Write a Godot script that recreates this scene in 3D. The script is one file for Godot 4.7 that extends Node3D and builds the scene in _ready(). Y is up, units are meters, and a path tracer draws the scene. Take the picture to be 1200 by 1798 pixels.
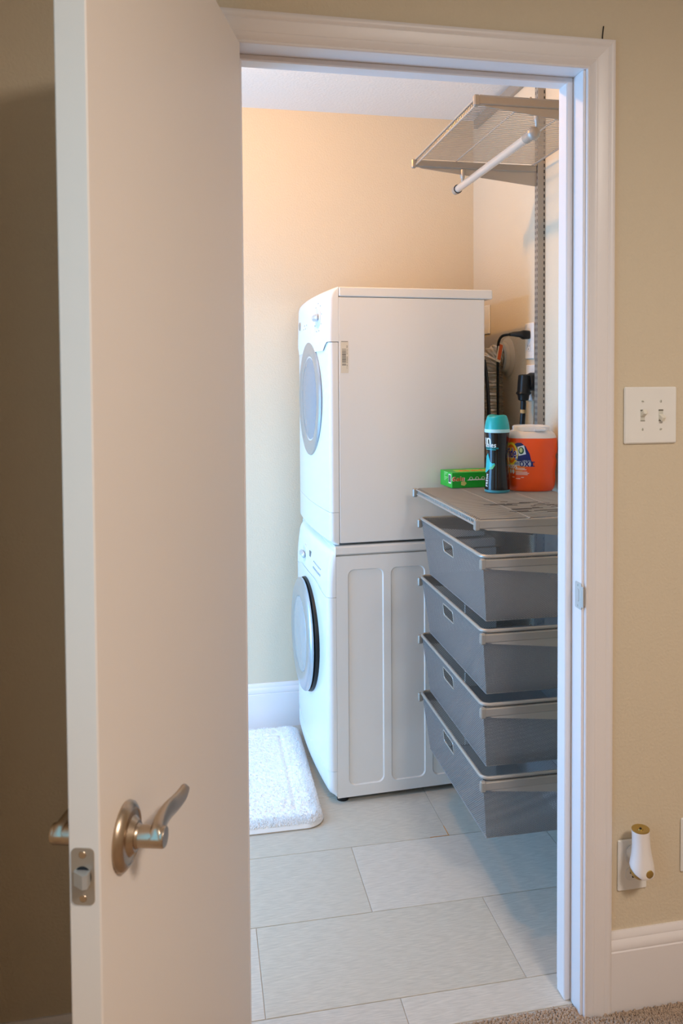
extends Node3D
# Laundry room seen through an open door. x right along the door wall, y up, z towards the hall.

# ---------------------------------------------------------------- mesh builder
class B:
	var v := PackedVector3Array()      # three per triangle, counter-clockwise from outside
	var uv := PackedVector2Array()
	var crease := 40.0
	var flat := false

	func tri(a: Vector3, b: Vector3, c: Vector3) -> void:
		v.push_back(a); v.push_back(b); v.push_back(c)

	func quad(a: Vector3, b: Vector3, c: Vector3, d: Vector3) -> void:
		tri(a, b, c); tri(a, c, d)

	func fix_closed(from: int) -> void:           # turn a closed piece inside out if its volume is negative
		if v.size() <= from: return
		var o := v[from]
		var vol := 0.0
		for i in range(from, v.size(), 3):
			vol += (v[i] - o).dot((v[i + 1] - o).cross(v[i + 2] - o))
		if vol < 0.0:
			for i in range(from, v.size(), 3):
				var t := v[i + 1]
				v[i + 1] = v[i + 2]
				v[i + 2] = t

	func fix_towards(from: int, dir: Vector3) -> void:   # an open sheet whose front looks along dir
		for i in range(from, v.size(), 3):
			if (v[i + 1] - v[i]).cross(v[i + 2] - v[i]).dot(dir) < 0.0:
				var t := v[i + 1]
				v[i + 1] = v[i + 2]
				v[i + 2] = t

	func convex(from: int) -> void:
		var c := Vector3.ZERO
		for i in range(from, v.size()): c += v[i]
		c /= maxf(1.0, v.size() - from)
		for i in range(from, v.size(), 3):
			if (v[i + 1] - v[i]).cross(v[i + 2] - v[i]).dot((v[i] + v[i + 1] + v[i + 2]) / 3.0 - c) < 0.0:
				var t := v[i + 1]
				v[i + 1] = v[i + 2]
				v[i + 2] = t

	func box(lo: Vector3, hi: Vector3, bev := 0.0, t := Transform3D()) -> void:
		var from := v.size()
		var c := (lo + hi) * 0.5
		var h := (hi - lo) * 0.5
		h = Vector3(absf(h.x), absf(h.y), absf(h.z))
		var e := minf(bev, minf(h.x, minf(h.y, h.z)) * 0.95)
		if e <= 0.0:
			for ax in 3:
				for s in [-1.0, 1.0]:
					var p := []
					for q in [[-1, -1], [1, -1], [1, 1], [-1, 1]]:
						var w := Vector3.ZERO
						w[ax] = s * h[ax]
						w[(ax + 1) % 3] = q[0] * h[(ax + 1) % 3]
						w[(ax + 2) % 3] = q[1] * h[(ax + 2) % 3]
						p.append(t * (c + w))
					quad(p[0], p[1], p[2], p[3])
		else:
			for ax in 3:
				var u := (ax + 1) % 3
				var w2 := (ax + 2) % 3
				for s in [-1.0, 1.0]:
					var p := []
					for q in [[-1, -1], [1, -1], [1, 1], [-1, 1]]:
						var w := Vector3.ZERO
						w[ax] = s * h[ax]; w[u] = q[0] * (h[u] - e); w[w2] = q[1] * (h[w2] - e)
						p.append(t * (c + w))
					quad(p[0], p[1], p[2], p[3])
				for su in [-1.0, 1.0]:
					for sw in [-1.0, 1.0]:
						var p := []
						for q in [[-1, 0], [1, 0], [1, 1], [-1, 1]]:
							var w := Vector3.ZERO
							w[ax] = q[0] * (h[ax] - e)
							w[u] = su * (h[u] - (0.0 if q[1] == 0 else e))
							w[w2] = sw * (h[w2] - (e if q[1] == 0 else 0.0))
							p.append(t * (c + w))
						quad(p[0], p[1], p[2], p[3])
			for sx in [-1.0, 1.0]:
				for sy in [-1.0, 1.0]:
					for sz in [-1.0, 1.0]:
						tri(t * (c + Vector3(sx * h.x, sy * (h.y - e), sz * (h.z - e))), t * (c + Vector3(sx * (h.x - e), sy * h.y, sz * (h.z - e))), t * (c + Vector3(sx * (h.x - e), sy * (h.y - e), sz * h.z)))
		convex(from)

	func lathe(profile: Array, segs := 32, t := Transform3D(), squash := Vector2.ONE) -> void:   # profile of (radius, height) round y
		var from := v.size()
		for i in profile.size() - 1:
			var a: Vector2 = profile[i]
			var b: Vector2 = profile[i + 1]
			for k in segs:
				var p := TAU * k / segs
				var q := TAU * (k + 1) / segs
				var cp := Vector2(cos(p) * squash.x, sin(p) * squash.y)
				var cq := Vector2(cos(q) * squash.x, sin(q) * squash.y)
				var p0 := t * Vector3(a.x * cp.x, a.y, a.x * cp.y)
				var p1 := t * Vector3(a.x * cq.x, a.y, a.x * cq.y)
				var p2 := t * Vector3(b.x * cq.x, b.y, b.x * cq.y)
				var p3 := t * Vector3(b.x * cp.x, b.y, b.x * cp.y)
				if a.x > 1e-6: tri(p0, p1, p2)
				if b.x > 1e-6: tri(p0, p2, p3)
		fix_closed(from)

	func tube(path: Array, r, sides := 8, caps := true, oval := 1.0) -> void:   # r: a number or one per point
		var from := v.size()
		var rings := []
		var up := Vector3.UP
		var last := Vector3.ZERO
		for i in path.size():
			var d: Vector3 = (path[mini(i + 1, path.size() - 1)] - path[maxi(i - 1, 0)]).normalized()
			if i == 0:
				up = Vector3.UP if absf(d.y) < 0.9 else Vector3.RIGHT
			else:
				var ax := last.cross(d)
				if ax.length() > 1e-6: up = up.rotated(ax.normalized(), last.angle_to(d))
			last = d
			var s := d.cross(up).normalized()
			var w := s.cross(d).normalized()
			var rr: float = r[i] if r is Array else r
			var ring := []
			for k in sides:
				var a := TAU * (k + 0.5) / sides
				ring.append(path[i] + s * cos(a) * rr + w * sin(a) * rr * oval)
			rings.append(ring)
		loft_rings(rings, caps)
		fix_closed(from)

	func loft_rings(rings: Array, caps := true, closed := true) -> void:
		var n: int = rings[0].size()
		for i in rings.size() - 1:
			for k in (n if closed else n - 1):
				var j := (k + 1) % n
				quad(rings[i][k], rings[i][j], rings[i + 1][j], rings[i + 1][k])
		if caps:
			for e in [0, rings.size() - 1]:
				var c := Vector3.ZERO
				for p in rings[e]: c += p
				c /= n
				for k in n:
					if e == 0: tri(c, rings[e][(k + 1) % n], rings[e][k])
					else: tri(c, rings[e][k], rings[e][(k + 1) % n])

	func loft(rings: Array) -> void:
		var from := v.size()
		loft_rings(rings)
		fix_closed(from)

	func extrude(poly: PackedVector2Array, depth: float, t := Transform3D()) -> void:   # polygon in xy, from z 0 to depth
		var from := v.size()
		var idx := Geometry2D.triangulate_polygon(poly)
		var n := poly.size()
		var ccw := not Geometry2D.is_polygon_clockwise(poly)
		for i in range(0, idx.size(), 3):
			var a := poly[idx[i]]
			var b := poly[idx[i + 1]]
			var c := poly[idx[i + 2]]
			if (b - a).cross(c - a) < 0.0:
				var s := b
				b = c
				c = s
			tri(t * Vector3(a.x, a.y, depth), t * Vector3(b.x, b.y, depth), t * Vector3(c.x, c.y, depth))
			tri(t * Vector3(a.x, a.y, 0), t * Vector3(c.x, c.y, 0), t * Vector3(b.x, b.y, 0))
		for i in n:
			var a := poly[i]
			var b := poly[(i + 1) % n]
			if not ccw:
				var s := a
				a = b
				b = s
			quad(t * Vector3(a.x, a.y, 0), t * Vector3(b.x, b.y, 0), t * Vector3(b.x, b.y, depth), t * Vector3(a.x, a.y, depth))
		fix_closed(from)

	func mesh(m: Material) -> ArrayMesh:
		var n := v.size()
		var fn := PackedVector3Array()
		fn.resize(n / 3)
		var nor := PackedVector3Array()
		nor.resize(n)
		for i in n / 3:
			fn[i] = (v[i * 3 + 1] - v[i * 3]).cross(v[i * 3 + 2] - v[i * 3])
		if flat:
			for i in n: nor[i] = fn[i / 3].normalized()
		else:
			var at := {}
			for i in n:
				var k := Vector3i((v[i] * 20000.0).round())
				if at.has(k): at[k].push_back(i / 3)
				else: at[k] = PackedInt32Array([i / 3])
			var lim := cos(deg_to_rad(crease))
			var un := PackedVector3Array()
			un.resize(n / 3)
			for i in n / 3: un[i] = fn[i].normalized()
			for i in n:
				var s := Vector3.ZERO
				var me := un[i / 3]
				for f in at[Vector3i((v[i] * 20000.0).round())]:
					if me.dot(un[f]) > lim: s += fn[f]
				nor[i] = s.normalized() if s.length_squared() > 0.0 else me
		var w := PackedVector3Array(v)
		for i in range(0, n, 3):                 # Godot's front faces run clockwise
			w[i + 1] = v[i + 2]
			w[i + 2] = v[i + 1]
			var t := nor[i + 1]
			nor[i + 1] = nor[i + 2]
			nor[i + 2] = t
		var arr := []
		arr.resize(Mesh.ARRAY_MAX)
		arr[Mesh.ARRAY_VERTEX] = w
		arr[Mesh.ARRAY_NORMAL] = nor
		if uv.size() == n:
			var u2 := PackedVector2Array(uv)
			for i in range(0, n, 3):
				u2[i + 1] = uv[i + 2]
				u2[i + 2] = uv[i + 1]
			arr[Mesh.ARRAY_TEX_UV] = u2
		var am := ArrayMesh.new()
		am.add_surface_from_arrays(Mesh.PRIMITIVE_TRIANGLES, arr)
		am.surface_set_material(0, m)
		return am

# ---------------------------------------------------------------- helpers
var M := {}
var used := {}

func numbered(called: String) -> String:
	if not used.has(called):
		used[called] = 0
		return called
	used[called] += 1
	return "%s_%03d" % [called, used[called]]

func obj(called: String, b: B, m: Material, parent: Node = null) -> MeshInstance3D:
	var o := MeshInstance3D.new()
	o.mesh = b.mesh(m)
	if parent:
		o.name = called
		parent.add_child(o, true)
	else:
		o.name = numbered(called)
		add_child(o, true)
	return o

func tag(o: Node, label: String, category: String, group := "") -> void:
	o.set_meta("label", label)
	o.set_meta("category", category)
	if group: o.set_meta("group", group)

func thing(called: String, label: String, category: String, at := Vector3.ZERO, group := "") -> Node3D:
	var o := Node3D.new()
	o.name = numbered(called)
	add_child(o, true)
	o.position = at
	tag(o, label, category, group)
	return o

func dup(src: Node3D, label: String, at: Vector3) -> Node3D:
	var c: Node3D = src.duplicate()
	c.name = numbered(String(src.name).rstrip("0123456789").rstrip("_"))
	add_child(c, true)
	c.position = at
	c.set_meta("label", label)
	return c

func structure(o: Node) -> Node:
	o.set_meta("kind", "structure")
	return o

func stuff(o: Node) -> Node:
	o.set_meta("kind", "stuff")
	return o

func stuff_obj(called: String, b: B, m: Material, parent: Node) -> MeshInstance3D:
	var o := obj(called, b, m, parent)
	o.set_meta("kind", "stuff")
	return o

func bx(lo: Vector3, hi: Vector3, bev := 0.0) -> B:
	var b := B.new()
	b.box(lo, hi, bev)
	return b

func mat(c: Color, rough: float, metal := 0.0, spec := 0.5) -> StandardMaterial3D:
	var m := StandardMaterial3D.new()
	m.albedo_color = c
	m.roughness = rough
	m.metallic = metal
	m.metallic_specular = spec
	return m

func noise_tex(freq: float, seed_: int, size := 512, octaves := 3, normal := 0.0, ramp: Gradient = null) -> NoiseTexture2D:
	var n := FastNoiseLite.new()
	n.seed = seed_
	n.noise_type = FastNoiseLite.TYPE_SIMPLEX_SMOOTH
	n.frequency = freq
	n.fractal_octaves = octaves
	var t := NoiseTexture2D.new()
	t.width = size
	t.height = size
	t.seamless = true
	t.noise = n
	if normal > 0.0:
		t.as_normal_map = true
		t.bump_strength = normal
	if ramp: t.color_ramp = ramp
	return t

func ramp(a: Color, b: Color) -> Gradient:
	var g := Gradient.new()
	g.set_color(0, a)
	g.set_color(1, b)
	return g

func rrect(x0: float, y0: float, x1: float, y1: float, r: float, n := 6) -> PackedVector2Array:
	var p := PackedVector2Array()
	for c in [[x1 - r, y1 - r, 0.0], [x0 + r, y1 - r, PI / 2], [x0 + r, y0 + r, PI], [x1 - r, y0 + r, PI * 1.5]]:
		for k in n + 1:
			var a: float = c[2] + PI / 2 * k / n
			p.push_back(Vector2(c[0] + cos(a) * r, c[1] + sin(a) * r))
	return p

# lettering: a TextMesh laid flat in xy or bent by a function (Vector2, height) -> Vector3
func letters(text: String, height: float, bend: Callable, m: Material, parent: Node, bold := true, called := "lettering", depth := 0.0004, squeeze := 1.0, slant := 0.0, serif := false) -> MeshInstance3D:
	var f := SystemFont.new()
	f.font_names = PackedStringArray(["Droid Serif" if serif else "Droid Sans"])
	f.font_weight = 700 if bold else 400
	var t := TextMesh.new()
	t.text = text
	t.font = f
	t.font_size = 48
	t.pixel_size = height / 48.0 * 1.35
	t.depth = 0.001
	t.curve_step = 2.0
	t.horizontal_alignment = HORIZONTAL_ALIGNMENT_CENTER
	t.vertical_alignment = VERTICAL_ALIGNMENT_CENTER
	var arr := t.get_mesh_arrays() if t is PrimitiveMesh else []
	var vs: PackedVector3Array = arr[Mesh.ARRAY_VERTEX]
	var ix: PackedInt32Array = arr[Mesh.ARRAY_INDEX] if arr[Mesh.ARRAY_INDEX] != null else PackedInt32Array(range(vs.size()))
	var b := B.new()
	b.crease = 20.0
	for i in range(0, ix.size(), 3):
		var p := []
		for k in [0, 2, 1]:
			var q := vs[ix[i + k]]
			p.append(bend.call(Vector2(q.x * squeeze + q.y * slant, q.y), depth if q.z > 0.0 else 0.0))
		b.tri(p[0], p[1], p[2])
	return obj(called, b, m, parent)

func flat_on(origin: Vector3, right: Vector3, up: Vector3) -> Callable:
	var n := right.cross(up).normalized()
	return func(p: Vector2, h: float) -> Vector3: return origin + right * p.x + up * p.y + n * h

# a flat print outline (polygon) bent over a surface, finely cut so that it follows it
func decal_mesh(poly: PackedVector2Array, bend: Callable, h: float, step := 0.006) -> B:
	var b := B.new()
	var lo := poly[0]
	var hi := poly[0]
	for p in poly:
		lo = lo.min(p)
		hi = hi.max(p)
	var nx := int(ceil((hi.x - lo.x) / step))
	for i in nx:
		var strip := PackedVector2Array([Vector2(lo.x + i * step, lo.y - 1), Vector2(lo.x + (i + 1) * step, lo.y - 1), Vector2(lo.x + (i + 1) * step, hi.y + 1), Vector2(lo.x + i * step, hi.y + 1)])
		for piece in Geometry2D.intersect_polygons(poly, strip):
			var ny := int(ceil((hi.y - lo.y) / (step * 2)))
			for j in ny:
				var y0 := lo.y + j * step * 2
				var cell := PackedVector2Array([Vector2(lo.x - 1, y0), Vector2(hi.x + 1, y0), Vector2(hi.x + 1, y0 + step * 2), Vector2(lo.x - 1, y0 + step * 2)])
				for c in Geometry2D.intersect_polygons(piece, cell):
					var idx := Geometry2D.triangulate_polygon(c)
					for k in range(0, idx.size(), 3):
						var a: Vector2 = c[idx[k]]
						var d: Vector2 = c[idx[k + 1]]
						var e: Vector2 = c[idx[k + 2]]
						if (d - a).cross(e - a) < 0.0:
							var s := d
							d = e
							e = s
						b.tri(bend.call(a, h), bend.call(d, h), bend.call(e, h))
	return b

func ellipse(cx: float, cy: float, rx: float, ry: float, n := 28) -> PackedVector2Array:
	var p := PackedVector2Array()
	for k in n: p.push_back(Vector2(cx + cos(TAU * k / n) * rx, cy + sin(TAU * k / n) * ry))
	return p

# ---------------------------------------------------------------- measures
const XR := 0.804          # face of the right jamb
const XL := 0.075          # face of the left jamb
const HEAD := 2.056        # underside of the head jamb
const ZB := -1.657         # laundry back wall
const XW := 1.129          # laundry right wall
const XLW := -1.25         # laundry left wall
const CEIL := 2.473
const HALL_L := -0.46
const HALL_R := 3.0
const HALL_Z := 4.2

func _ready() -> void:
	# ---- camera
	var cam := Camera3D.new()
	cam.name = "camera"
	cam.position = Vector3(0.0, 1.405, 1.634)
	var f := 1440.76
	cam.projection = Camera3D.PROJECTION_FRUSTUM
	cam.near = 0.05
	cam.far = 50.0
	cam.size = 1798.0 / f * cam.near
	cam.frustum_offset = Vector2((600.0 - 643.37) / f, (714.96 - 899.0) / f) * cam.near
	cam.basis = Basis(Vector3.UP, -0.2002) * Basis(Vector3.RIGHT, -0.0346) * Basis(Vector3.BACK, -0.0055)
	var att := CameraAttributesPhysical.new()
	att.frustum_focal_length = 28.0
	att.exposure_aperture = 9.0
	att.frustum_focus_distance = 2.5
	cam.attributes = att
	add_child(cam)
	cam.current = true
	# ---- sky and exposure
	var env := Environment.new()
	env.background_mode = Environment.BG_SKY
	var sky := Sky.new()
	var sm := ProceduralSkyMaterial.new()
	sm.sky_top_color = Color(0.45, 0.62, 0.9)
	sm.sky_horizon_color = Color(0.78, 0.86, 0.95)
	sm.ground_bottom_color = Color(0.35, 0.36, 0.36)
	sm.ground_horizon_color = Color(0.6, 0.63, 0.65)
	sky.sky_material = sm
	env.sky = sky
	env.background_energy_multiplier = 1.0
	env.tonemap_mode = Environment.TONE_MAPPER_LINEAR
	env.tonemap_exposure = 1.0
	env.sdfgi_enabled = true
	env.ssao_enabled = true
	env.ssil_enabled = true
	var we := WorldEnvironment.new()
	we.name = "environment"
	we.environment = env
	add_child(we)
	# ---- daylight at the two windows
	area("laundry_window_daylight", Vector3(XLW + 0.02, 1.05, -0.85), Vector3(1, 0, 0), Vector2(1.0, 1.8), Color(0.50, 0.76, 1.0), 5.7)
	area("hall_window_daylight", Vector3(HALL_L + 0.02, 1.45, 1.35), Vector3(1, 0, 0), Vector2(0.7, 1.1), Color(0.34, 0.82, 1.0), 0.37)
	materials()
	shell()
	door()
	lamps()
	laundry()
	storage()
	bottles()
	hall_fittings()

func area(called: String, at: Vector3, dir: Vector3, size: Vector2, col: Color, energy: float) -> void:
	var l := AreaLight3D.new()
	l.name = called
	l.position = at
	l.basis = Basis.looking_at(dir, Vector3.UP)
	l.area_size = size
	l.light_color = col
	l.light_energy = energy
	l.area_range = 12.0
	l.shadow_enabled = true
	add_child(l)

# ---------------------------------------------------------------- materials
func materials() -> void:
	var peel := noise_tex(0.045, 7, 512, 2, 6.0)
	var tan_paint := mat(Color(0.86, 0.80, 0.70), 0.75)
	tan_paint.normal_enabled = true
	tan_paint.normal_texture = peel
	tan_paint.normal_scale = 0.22
	tan_paint.uv1_triplanar = true
	tan_paint.uv1_world_triplanar = true
	tan_paint.uv1_scale = Vector3.ONE * 4.6
	M.paint = tan_paint
	var ceil := mat(Color(0.92, 0.90, 0.87), 0.85)
	ceil.normal_enabled = true
	ceil.normal_texture = peel
	ceil.normal_scale = 0.2
	ceil.uv1_triplanar = true
	ceil.uv1_world_triplanar = true
	ceil.uv1_scale = Vector3.ONE * 3.0
	M.ceiling = ceil
	M.trim = mat(Color(0.93, 0.905, 0.90), 0.35)
	var dp := mat(Color(0.92, 0.88, 0.84), 0.5)
	dp.normal_enabled = true
	dp.normal_texture = noise_tex(0.02, 3, 512, 3, 3.0)
	dp.normal_scale = 0.06
	dp.uv1_triplanar = true
	dp.uv1_scale = Vector3.ONE * 2.5
	M.door = dp
	# tiles: fine linen streaks that run along x
	var g := ramp(Color(0.82, 0.81, 0.79), Color(0.97, 0.96, 0.94))
	var streak := noise_tex(0.035, 11, 1024, 4, 0.0, g)
	M.tiles = []
	for k in 3:
		var tm := mat([Color(0.86, 0.83, 0.79), Color(0.88, 0.85, 0.81), Color(0.85, 0.82, 0.77)][k], 0.42)
		tm.albedo_texture = streak
		tm.uv1_triplanar = true
		tm.uv1_world_triplanar = true
		tm.uv1_scale = Vector3(0.55, 4.0, 9.0)
		tm.uv1_offset = Vector3(0.17 * k, 0.0, 0.31 * k)
		M.tiles.append(tm)
	M.grout = mat(Color(0.70, 0.66, 0.61), 0.9)
	M.rust = mat(Color(0.78, 0.55, 0.30), 0.9)
	M.carpet = mat(Color(0.62, 0.53, 0.45), 1.0)
	M.pile = mat(Color(0.76, 0.67, 0.59), 1.0)
	M.enamel = mat(Color(0.905, 0.895, 0.88), 0.22)
	M.plastic = mat(Color(0.905, 0.90, 0.89), 0.35)
	M.seam = mat(Color(0.30, 0.30, 0.30), 0.8)
	M.black = mat(Color(0.03, 0.03, 0.035), 0.45)
	M.silver = mat(Color(0.74, 0.77, 0.80), 0.28, 0.85)
	M.chrome = mat(Color(0.86, 0.87, 0.88), 0.15, 1.0)
	M.nickel = mat(Color(0.72, 0.65, 0.57), 0.34, 1.0)
	M.steel = mat(Color(0.76, 0.76, 0.75), 0.4, 0.55)
	M.bowl = mat(Color(0.50, 0.55, 0.60), 0.08, 0.0)
	M.grey_print = mat(Color(0.66, 0.68, 0.70), 0.6)
	M.elfa = mat(Color(0.66, 0.63, 0.59), 0.42, 0.45)
	M.elfa_light = mat(Color(0.70, 0.67, 0.63), 0.4, 0.4)
	M.mesh = mat(Color(0.62, 0.62, 0.62), 0.45, 0.5)
	M.rod = mat(Color(0.86, 0.83, 0.79), 0.3, 0.4)
	M.white = mat(Color(0.95, 0.94, 0.92), 0.4)
	M.foil = mat(Color(0.80, 0.77, 0.72), 0.3, 0.9)
	M.plate = mat(Color(0.66, 0.61, 0.55), 0.45, 0.5)
	M.gold = mat(Color(0.76, 0.66, 0.40), 0.35, 0.9)

# ---------------------------------------------------------------- room
func strip(profile: Array, a: Vector3, b: Vector3, out: Vector3, up: Vector3, miter_a := 0.0, miter_b := 0.0) -> B:
	# a moulding: profile points (away from the wall, along up), swept from a to b; the ends lean by miter times the height
	var m := B.new()
	m.crease = 30.0
	var d := (b - a).normalized()
	var rings := []
	for e in [0, 1]:
		var ring := []
		for p in profile:
			var q: Vector3 = (a if e == 0 else b) + out * p.x + up * p.y
			q += d * (miter_a if e == 0 else miter_b) * p.y
			ring.append(q)
		rings.append(ring)
	var n := profile.size()
	for k in n:
		var j := (k + 1) % n
		m.quad(rings[0][k], rings[0][j], rings[1][j], rings[1][k])
	var poly := PackedVector2Array(profile)
	var idx := Geometry2D.triangulate_polygon(poly)
	for i in range(0, idx.size(), 3):
		m.tri(rings[0][idx[i]], rings[0][idx[i + 1]], rings[0][idx[i + 2]])
		m.tri(rings[1][idx[i]], rings[1][idx[i + 2]], rings[1][idx[i + 1]])
	# caps and sides must agree: compare the first cap with the sweep direction
	for i in range(n * 6, m.v.size(), 3):
		var nn := (m.v[i + 1] - m.v[i]).cross(m.v[i + 2] - m.v[i])
		var is_a := i >= n * 6 and ((i - n * 6) / 3) % 2 == 0
		if nn.dot(d) * (-1.0 if is_a else 1.0) < 0.0:
			var t := m.v[i + 1]
			m.v[i + 1] = m.v[i + 2]
			m.v[i + 2] = t
	var side := B.new()
	side.v = m.v.slice(0, n * 6)
	var c := (a + b) * 0.5
	var vol := 0.0
	for i in range(0, side.v.size(), 3):
		vol += (side.v[i] - c).dot((side.v[i + 1] - c).cross(side.v[i + 2] - c))
	if vol < 0.0:
		for i in range(0, n * 6, 3):
			var t := m.v[i + 1]
			m.v[i + 1] = m.v[i + 2]
			m.v[i + 2] = t
	return m

func shell() -> void:
	var wt := 0.12
	# door wall, in one mesh round the opening
	var b := B.new()
	b.box(Vector3(XLW - wt, -0.05, -0.115), Vector3(XL - 0.018, CEIL + 0.1, 0.0))
	b.box(Vector3(XR + 0.018, -0.05, -0.115), Vector3(HALL_R + wt, CEIL + 0.1, 0.0))
	b.box(Vector3(XL - 0.018, HEAD + 0.018, -0.115), Vector3(XR + 0.018, CEIL + 0.1, 0.0))
	structure(obj("wall_front", b, M.paint))
	structure(obj("wall_back", bx(Vector3(XLW - wt, -0.05, ZB - wt), Vector3(XW + wt, CEIL + 0.1, ZB)), M.paint))
	structure(obj("wall_right", bx(Vector3(XW, -0.05, ZB), Vector3(XW + wt, CEIL + 0.1, -0.115)), M.paint))
	b = B.new()                                   # left wall of the laundry with its window opening
	b.box(Vector3(XLW - wt, -0.05, ZB), Vector3(XLW, 0.15, -0.115))
	b.box(Vector3(XLW - wt, 1.95, ZB), Vector3(XLW, CEIL + 0.1, -0.115))
	b.box(Vector3(XLW - wt, 0.15, ZB), Vector3(XLW, 1.95, -1.35))
	b.box(Vector3(XLW - wt, 0.15, -0.35), Vector3(XLW, 1.95, -0.115))
	structure(obj("wall_left", b, M.paint))
	structure(obj("ceiling", bx(Vector3(XLW - wt, CEIL, ZB - wt), Vector3(XW + wt, CEIL + 0.1, -0.115)), M.ceiling))
	structure(obj("ceiling", bx(Vector3(HALL_L - wt, CEIL, 0.0), Vector3(HALL_R + wt, CEIL + 0.1, HALL_Z + wt)), M.ceiling))
	b = B.new()                                   # left wall of the hall with its window opening
	b.box(Vector3(HALL_L - wt, -0.05, 0.0), Vector3(HALL_L, CEIL + 0.1, 1.0))
	b.box(Vector3(HALL_L - wt, -0.05, 1.7), Vector3(HALL_L, CEIL + 0.1, HALL_Z + wt))
	b.box(Vector3(HALL_L - wt, -0.05, 1.0), Vector3(HALL_L, 0.9, 1.7))
	b.box(Vector3(HALL_L - wt, 2.0, 1.0), Vector3(HALL_L, CEIL + 0.1, 1.7))
	structure(obj("wall_left", b, M.paint))
	structure(obj("wall_right", bx(Vector3(HALL_R, -0.05, 0.0), Vector3(HALL_R + wt, CEIL + 0.1, HALL_Z + wt)), M.paint))
	structure(obj("wall_back", bx(Vector3(HALL_L, -0.05, HALL_Z), Vector3(HALL_R, CEIL + 0.1, HALL_Z + wt)), M.paint))
	# windows (both outside the picture)
	var w := structure(obj("window_1", frame_x(XLW - 0.08, 0.15, 1.95, -1.35, -0.35), M.trim))
	pane(bx(Vector3(XLW - 0.062, 0.20, -1.30), Vector3(XLW - 0.058, 1.90, -0.40)), w)
	w = structure(obj("window_2", frame_x(HALL_L - 0.08, 0.9, 2.0, 1.0, 1.7), M.trim))
	pane(bx(Vector3(HALL_L - 0.062, 0.95, 1.05), Vector3(HALL_L - 0.058, 1.95, 1.65)), w)
	# tiled floor
	var fl := structure(obj("floor", bx(Vector3(XLW, -0.05, ZB), Vector3(XW, -0.0018, -0.115)), M.grout))
	obj("grout", bx(Vector3(XL - 0.018, -0.05, -0.1155), Vector3(XR + 0.018, -0.0018, -0.03)), M.grout, fl)
	var rng := RandomNumberGenerator.new()
	rng.seed = 5
	var za := -0.7448
	var jx := 0.1254
	for k in range(-3, 3):
		var z0 := maxf(za + k * 0.3068, ZB)
		var z1 := minf(za + (k + 1) * 0.3068, -0.034)
		var lo := XLW
		var hi := XW
		if k == 2:
			lo = XL - 0.015
			hi = XR + 0.015
		for j in range(-4, 4):
			var x0 := jx + j * 0.6092 + (0.3046 if k % 2 == 0 else 0.0)
			var x1 := x0 + 0.6092
			x0 = maxf(x0, lo)
			x1 = minf(x1, hi)
			if x1 - x0 < 0.03: continue
			obj("tile", bx(Vector3(x0 + 0.001, -0.008, z0 + 0.001), Vector3(x1 - 0.001, 0.0, z1 - 0.001), 0.0006), M.tiles[rng.randi() % 3], fl)
	# rust mark along the joint beside the drawers
	b = B.new()
	b.box(Vector3(jx + 0.6092 - 0.0012, -0.0016, -0.80), Vector3(jx + 0.6092 + 0.0012, 0.0003, -0.746), 0.0)
	b.box(Vector3(jx + 0.55, -0.0016, -0.7472), Vector3(jx + 0.612, 0.0001, -0.7452), 0.0)
	obj("rust_stain", b, M.rust, fl)
	# carpet
	var cf := structure(obj("floor", bx(Vector3(HALL_L, -0.05, -0.024), Vector3(HALL_R, 0.002, HALL_Z)), M.carpet))
	carpet_pile(cf)
	# mouldings
	var base := [Vector2(0, 0), Vector2(0.014, 0), Vector2(0.014, 0.138), Vector2(0.0115, 0.1405), Vector2(0.0135, 0.1425), Vector2(0.0145, 0.150), Vector2(0.0125, 0.158), Vector2(0.0085, 0.164), Vector2(0.009, 0.168), Vector2(0.0065, 0.176), Vector2(0.004, 0.180), Vector2(0, 0.180)]
	var parts := [
		["baseboard_back", Vector3(XLW, 0, ZB), Vector3(XW, 0, ZB), Vector3(0, 0, 1)],
		["baseboard_right", Vector3(XW, 0, ZB), Vector3(XW, 0, -0.115), Vector3(-1, 0, 0)],
		["baseboard_left", Vector3(XLW, 0, ZB), Vector3(XLW, 0, -0.115), Vector3(1, 0, 0)],
		["baseboard_front", Vector3(0.868, 0, 0), Vector3(HALL_R, 0, 0), Vector3(0, 0, 1)],
		["baseboard_front", Vector3(HALL_L, 0, 0), Vector3(0.012, 0, 0), Vector3(0, 0, 1)],
		["baseboard_left", Vector3(HALL_L, 0, 0), Vector3(HALL_L, 0, HALL_Z), Vector3(1, 0, 0)],
		["baseboard_front", Vector3(0.868, 0, -0.115), Vector3(XW, 0, -0.115), Vector3(0, 0, -1)],
	]
	for p in parts:
		structure(obj(p[0], strip(base, p[1], p[2], p[3], Vector3.UP), M.trim))
	# jambs with their stops
	var jm := B.new()
	jm.box(Vector3(XR, 0, -0.118), Vector3(XR + 0.018, HEAD, 0.002), 0.001)
	jm.box(Vector3(XR - 0.015, 0, -0.0848), Vector3(XR + 0.001, HEAD - 0.006, -0.0453), 0.0025)
	var jr := structure(obj("trim_1", jm, M.trim))
	jm = B.new()
	jm.box(Vector3(XL - 0.018, 0, -0.118), Vector3(XL, HEAD, 0.002), 0.001)
	jm.box(Vector3(XL - 0.001, 0, -0.0848), Vector3(XL + 0.015, HEAD - 0.006, -0.0453), 0.0025)
	structure(obj("trim_2", jm, M.trim))
	jm = B.new()
	jm.box(Vector3(XL - 0.018, HEAD, -0.118), Vector3(XR + 0.018, HEAD + 0.018, 0.002), 0.001)
	jm.box(Vector3(XL, HEAD - 0.0125, -0.085), Vector3(XR, HEAD + 0.001, -0.045), 0.0025)
	structure(obj("trim_3", jm, M.trim))
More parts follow.
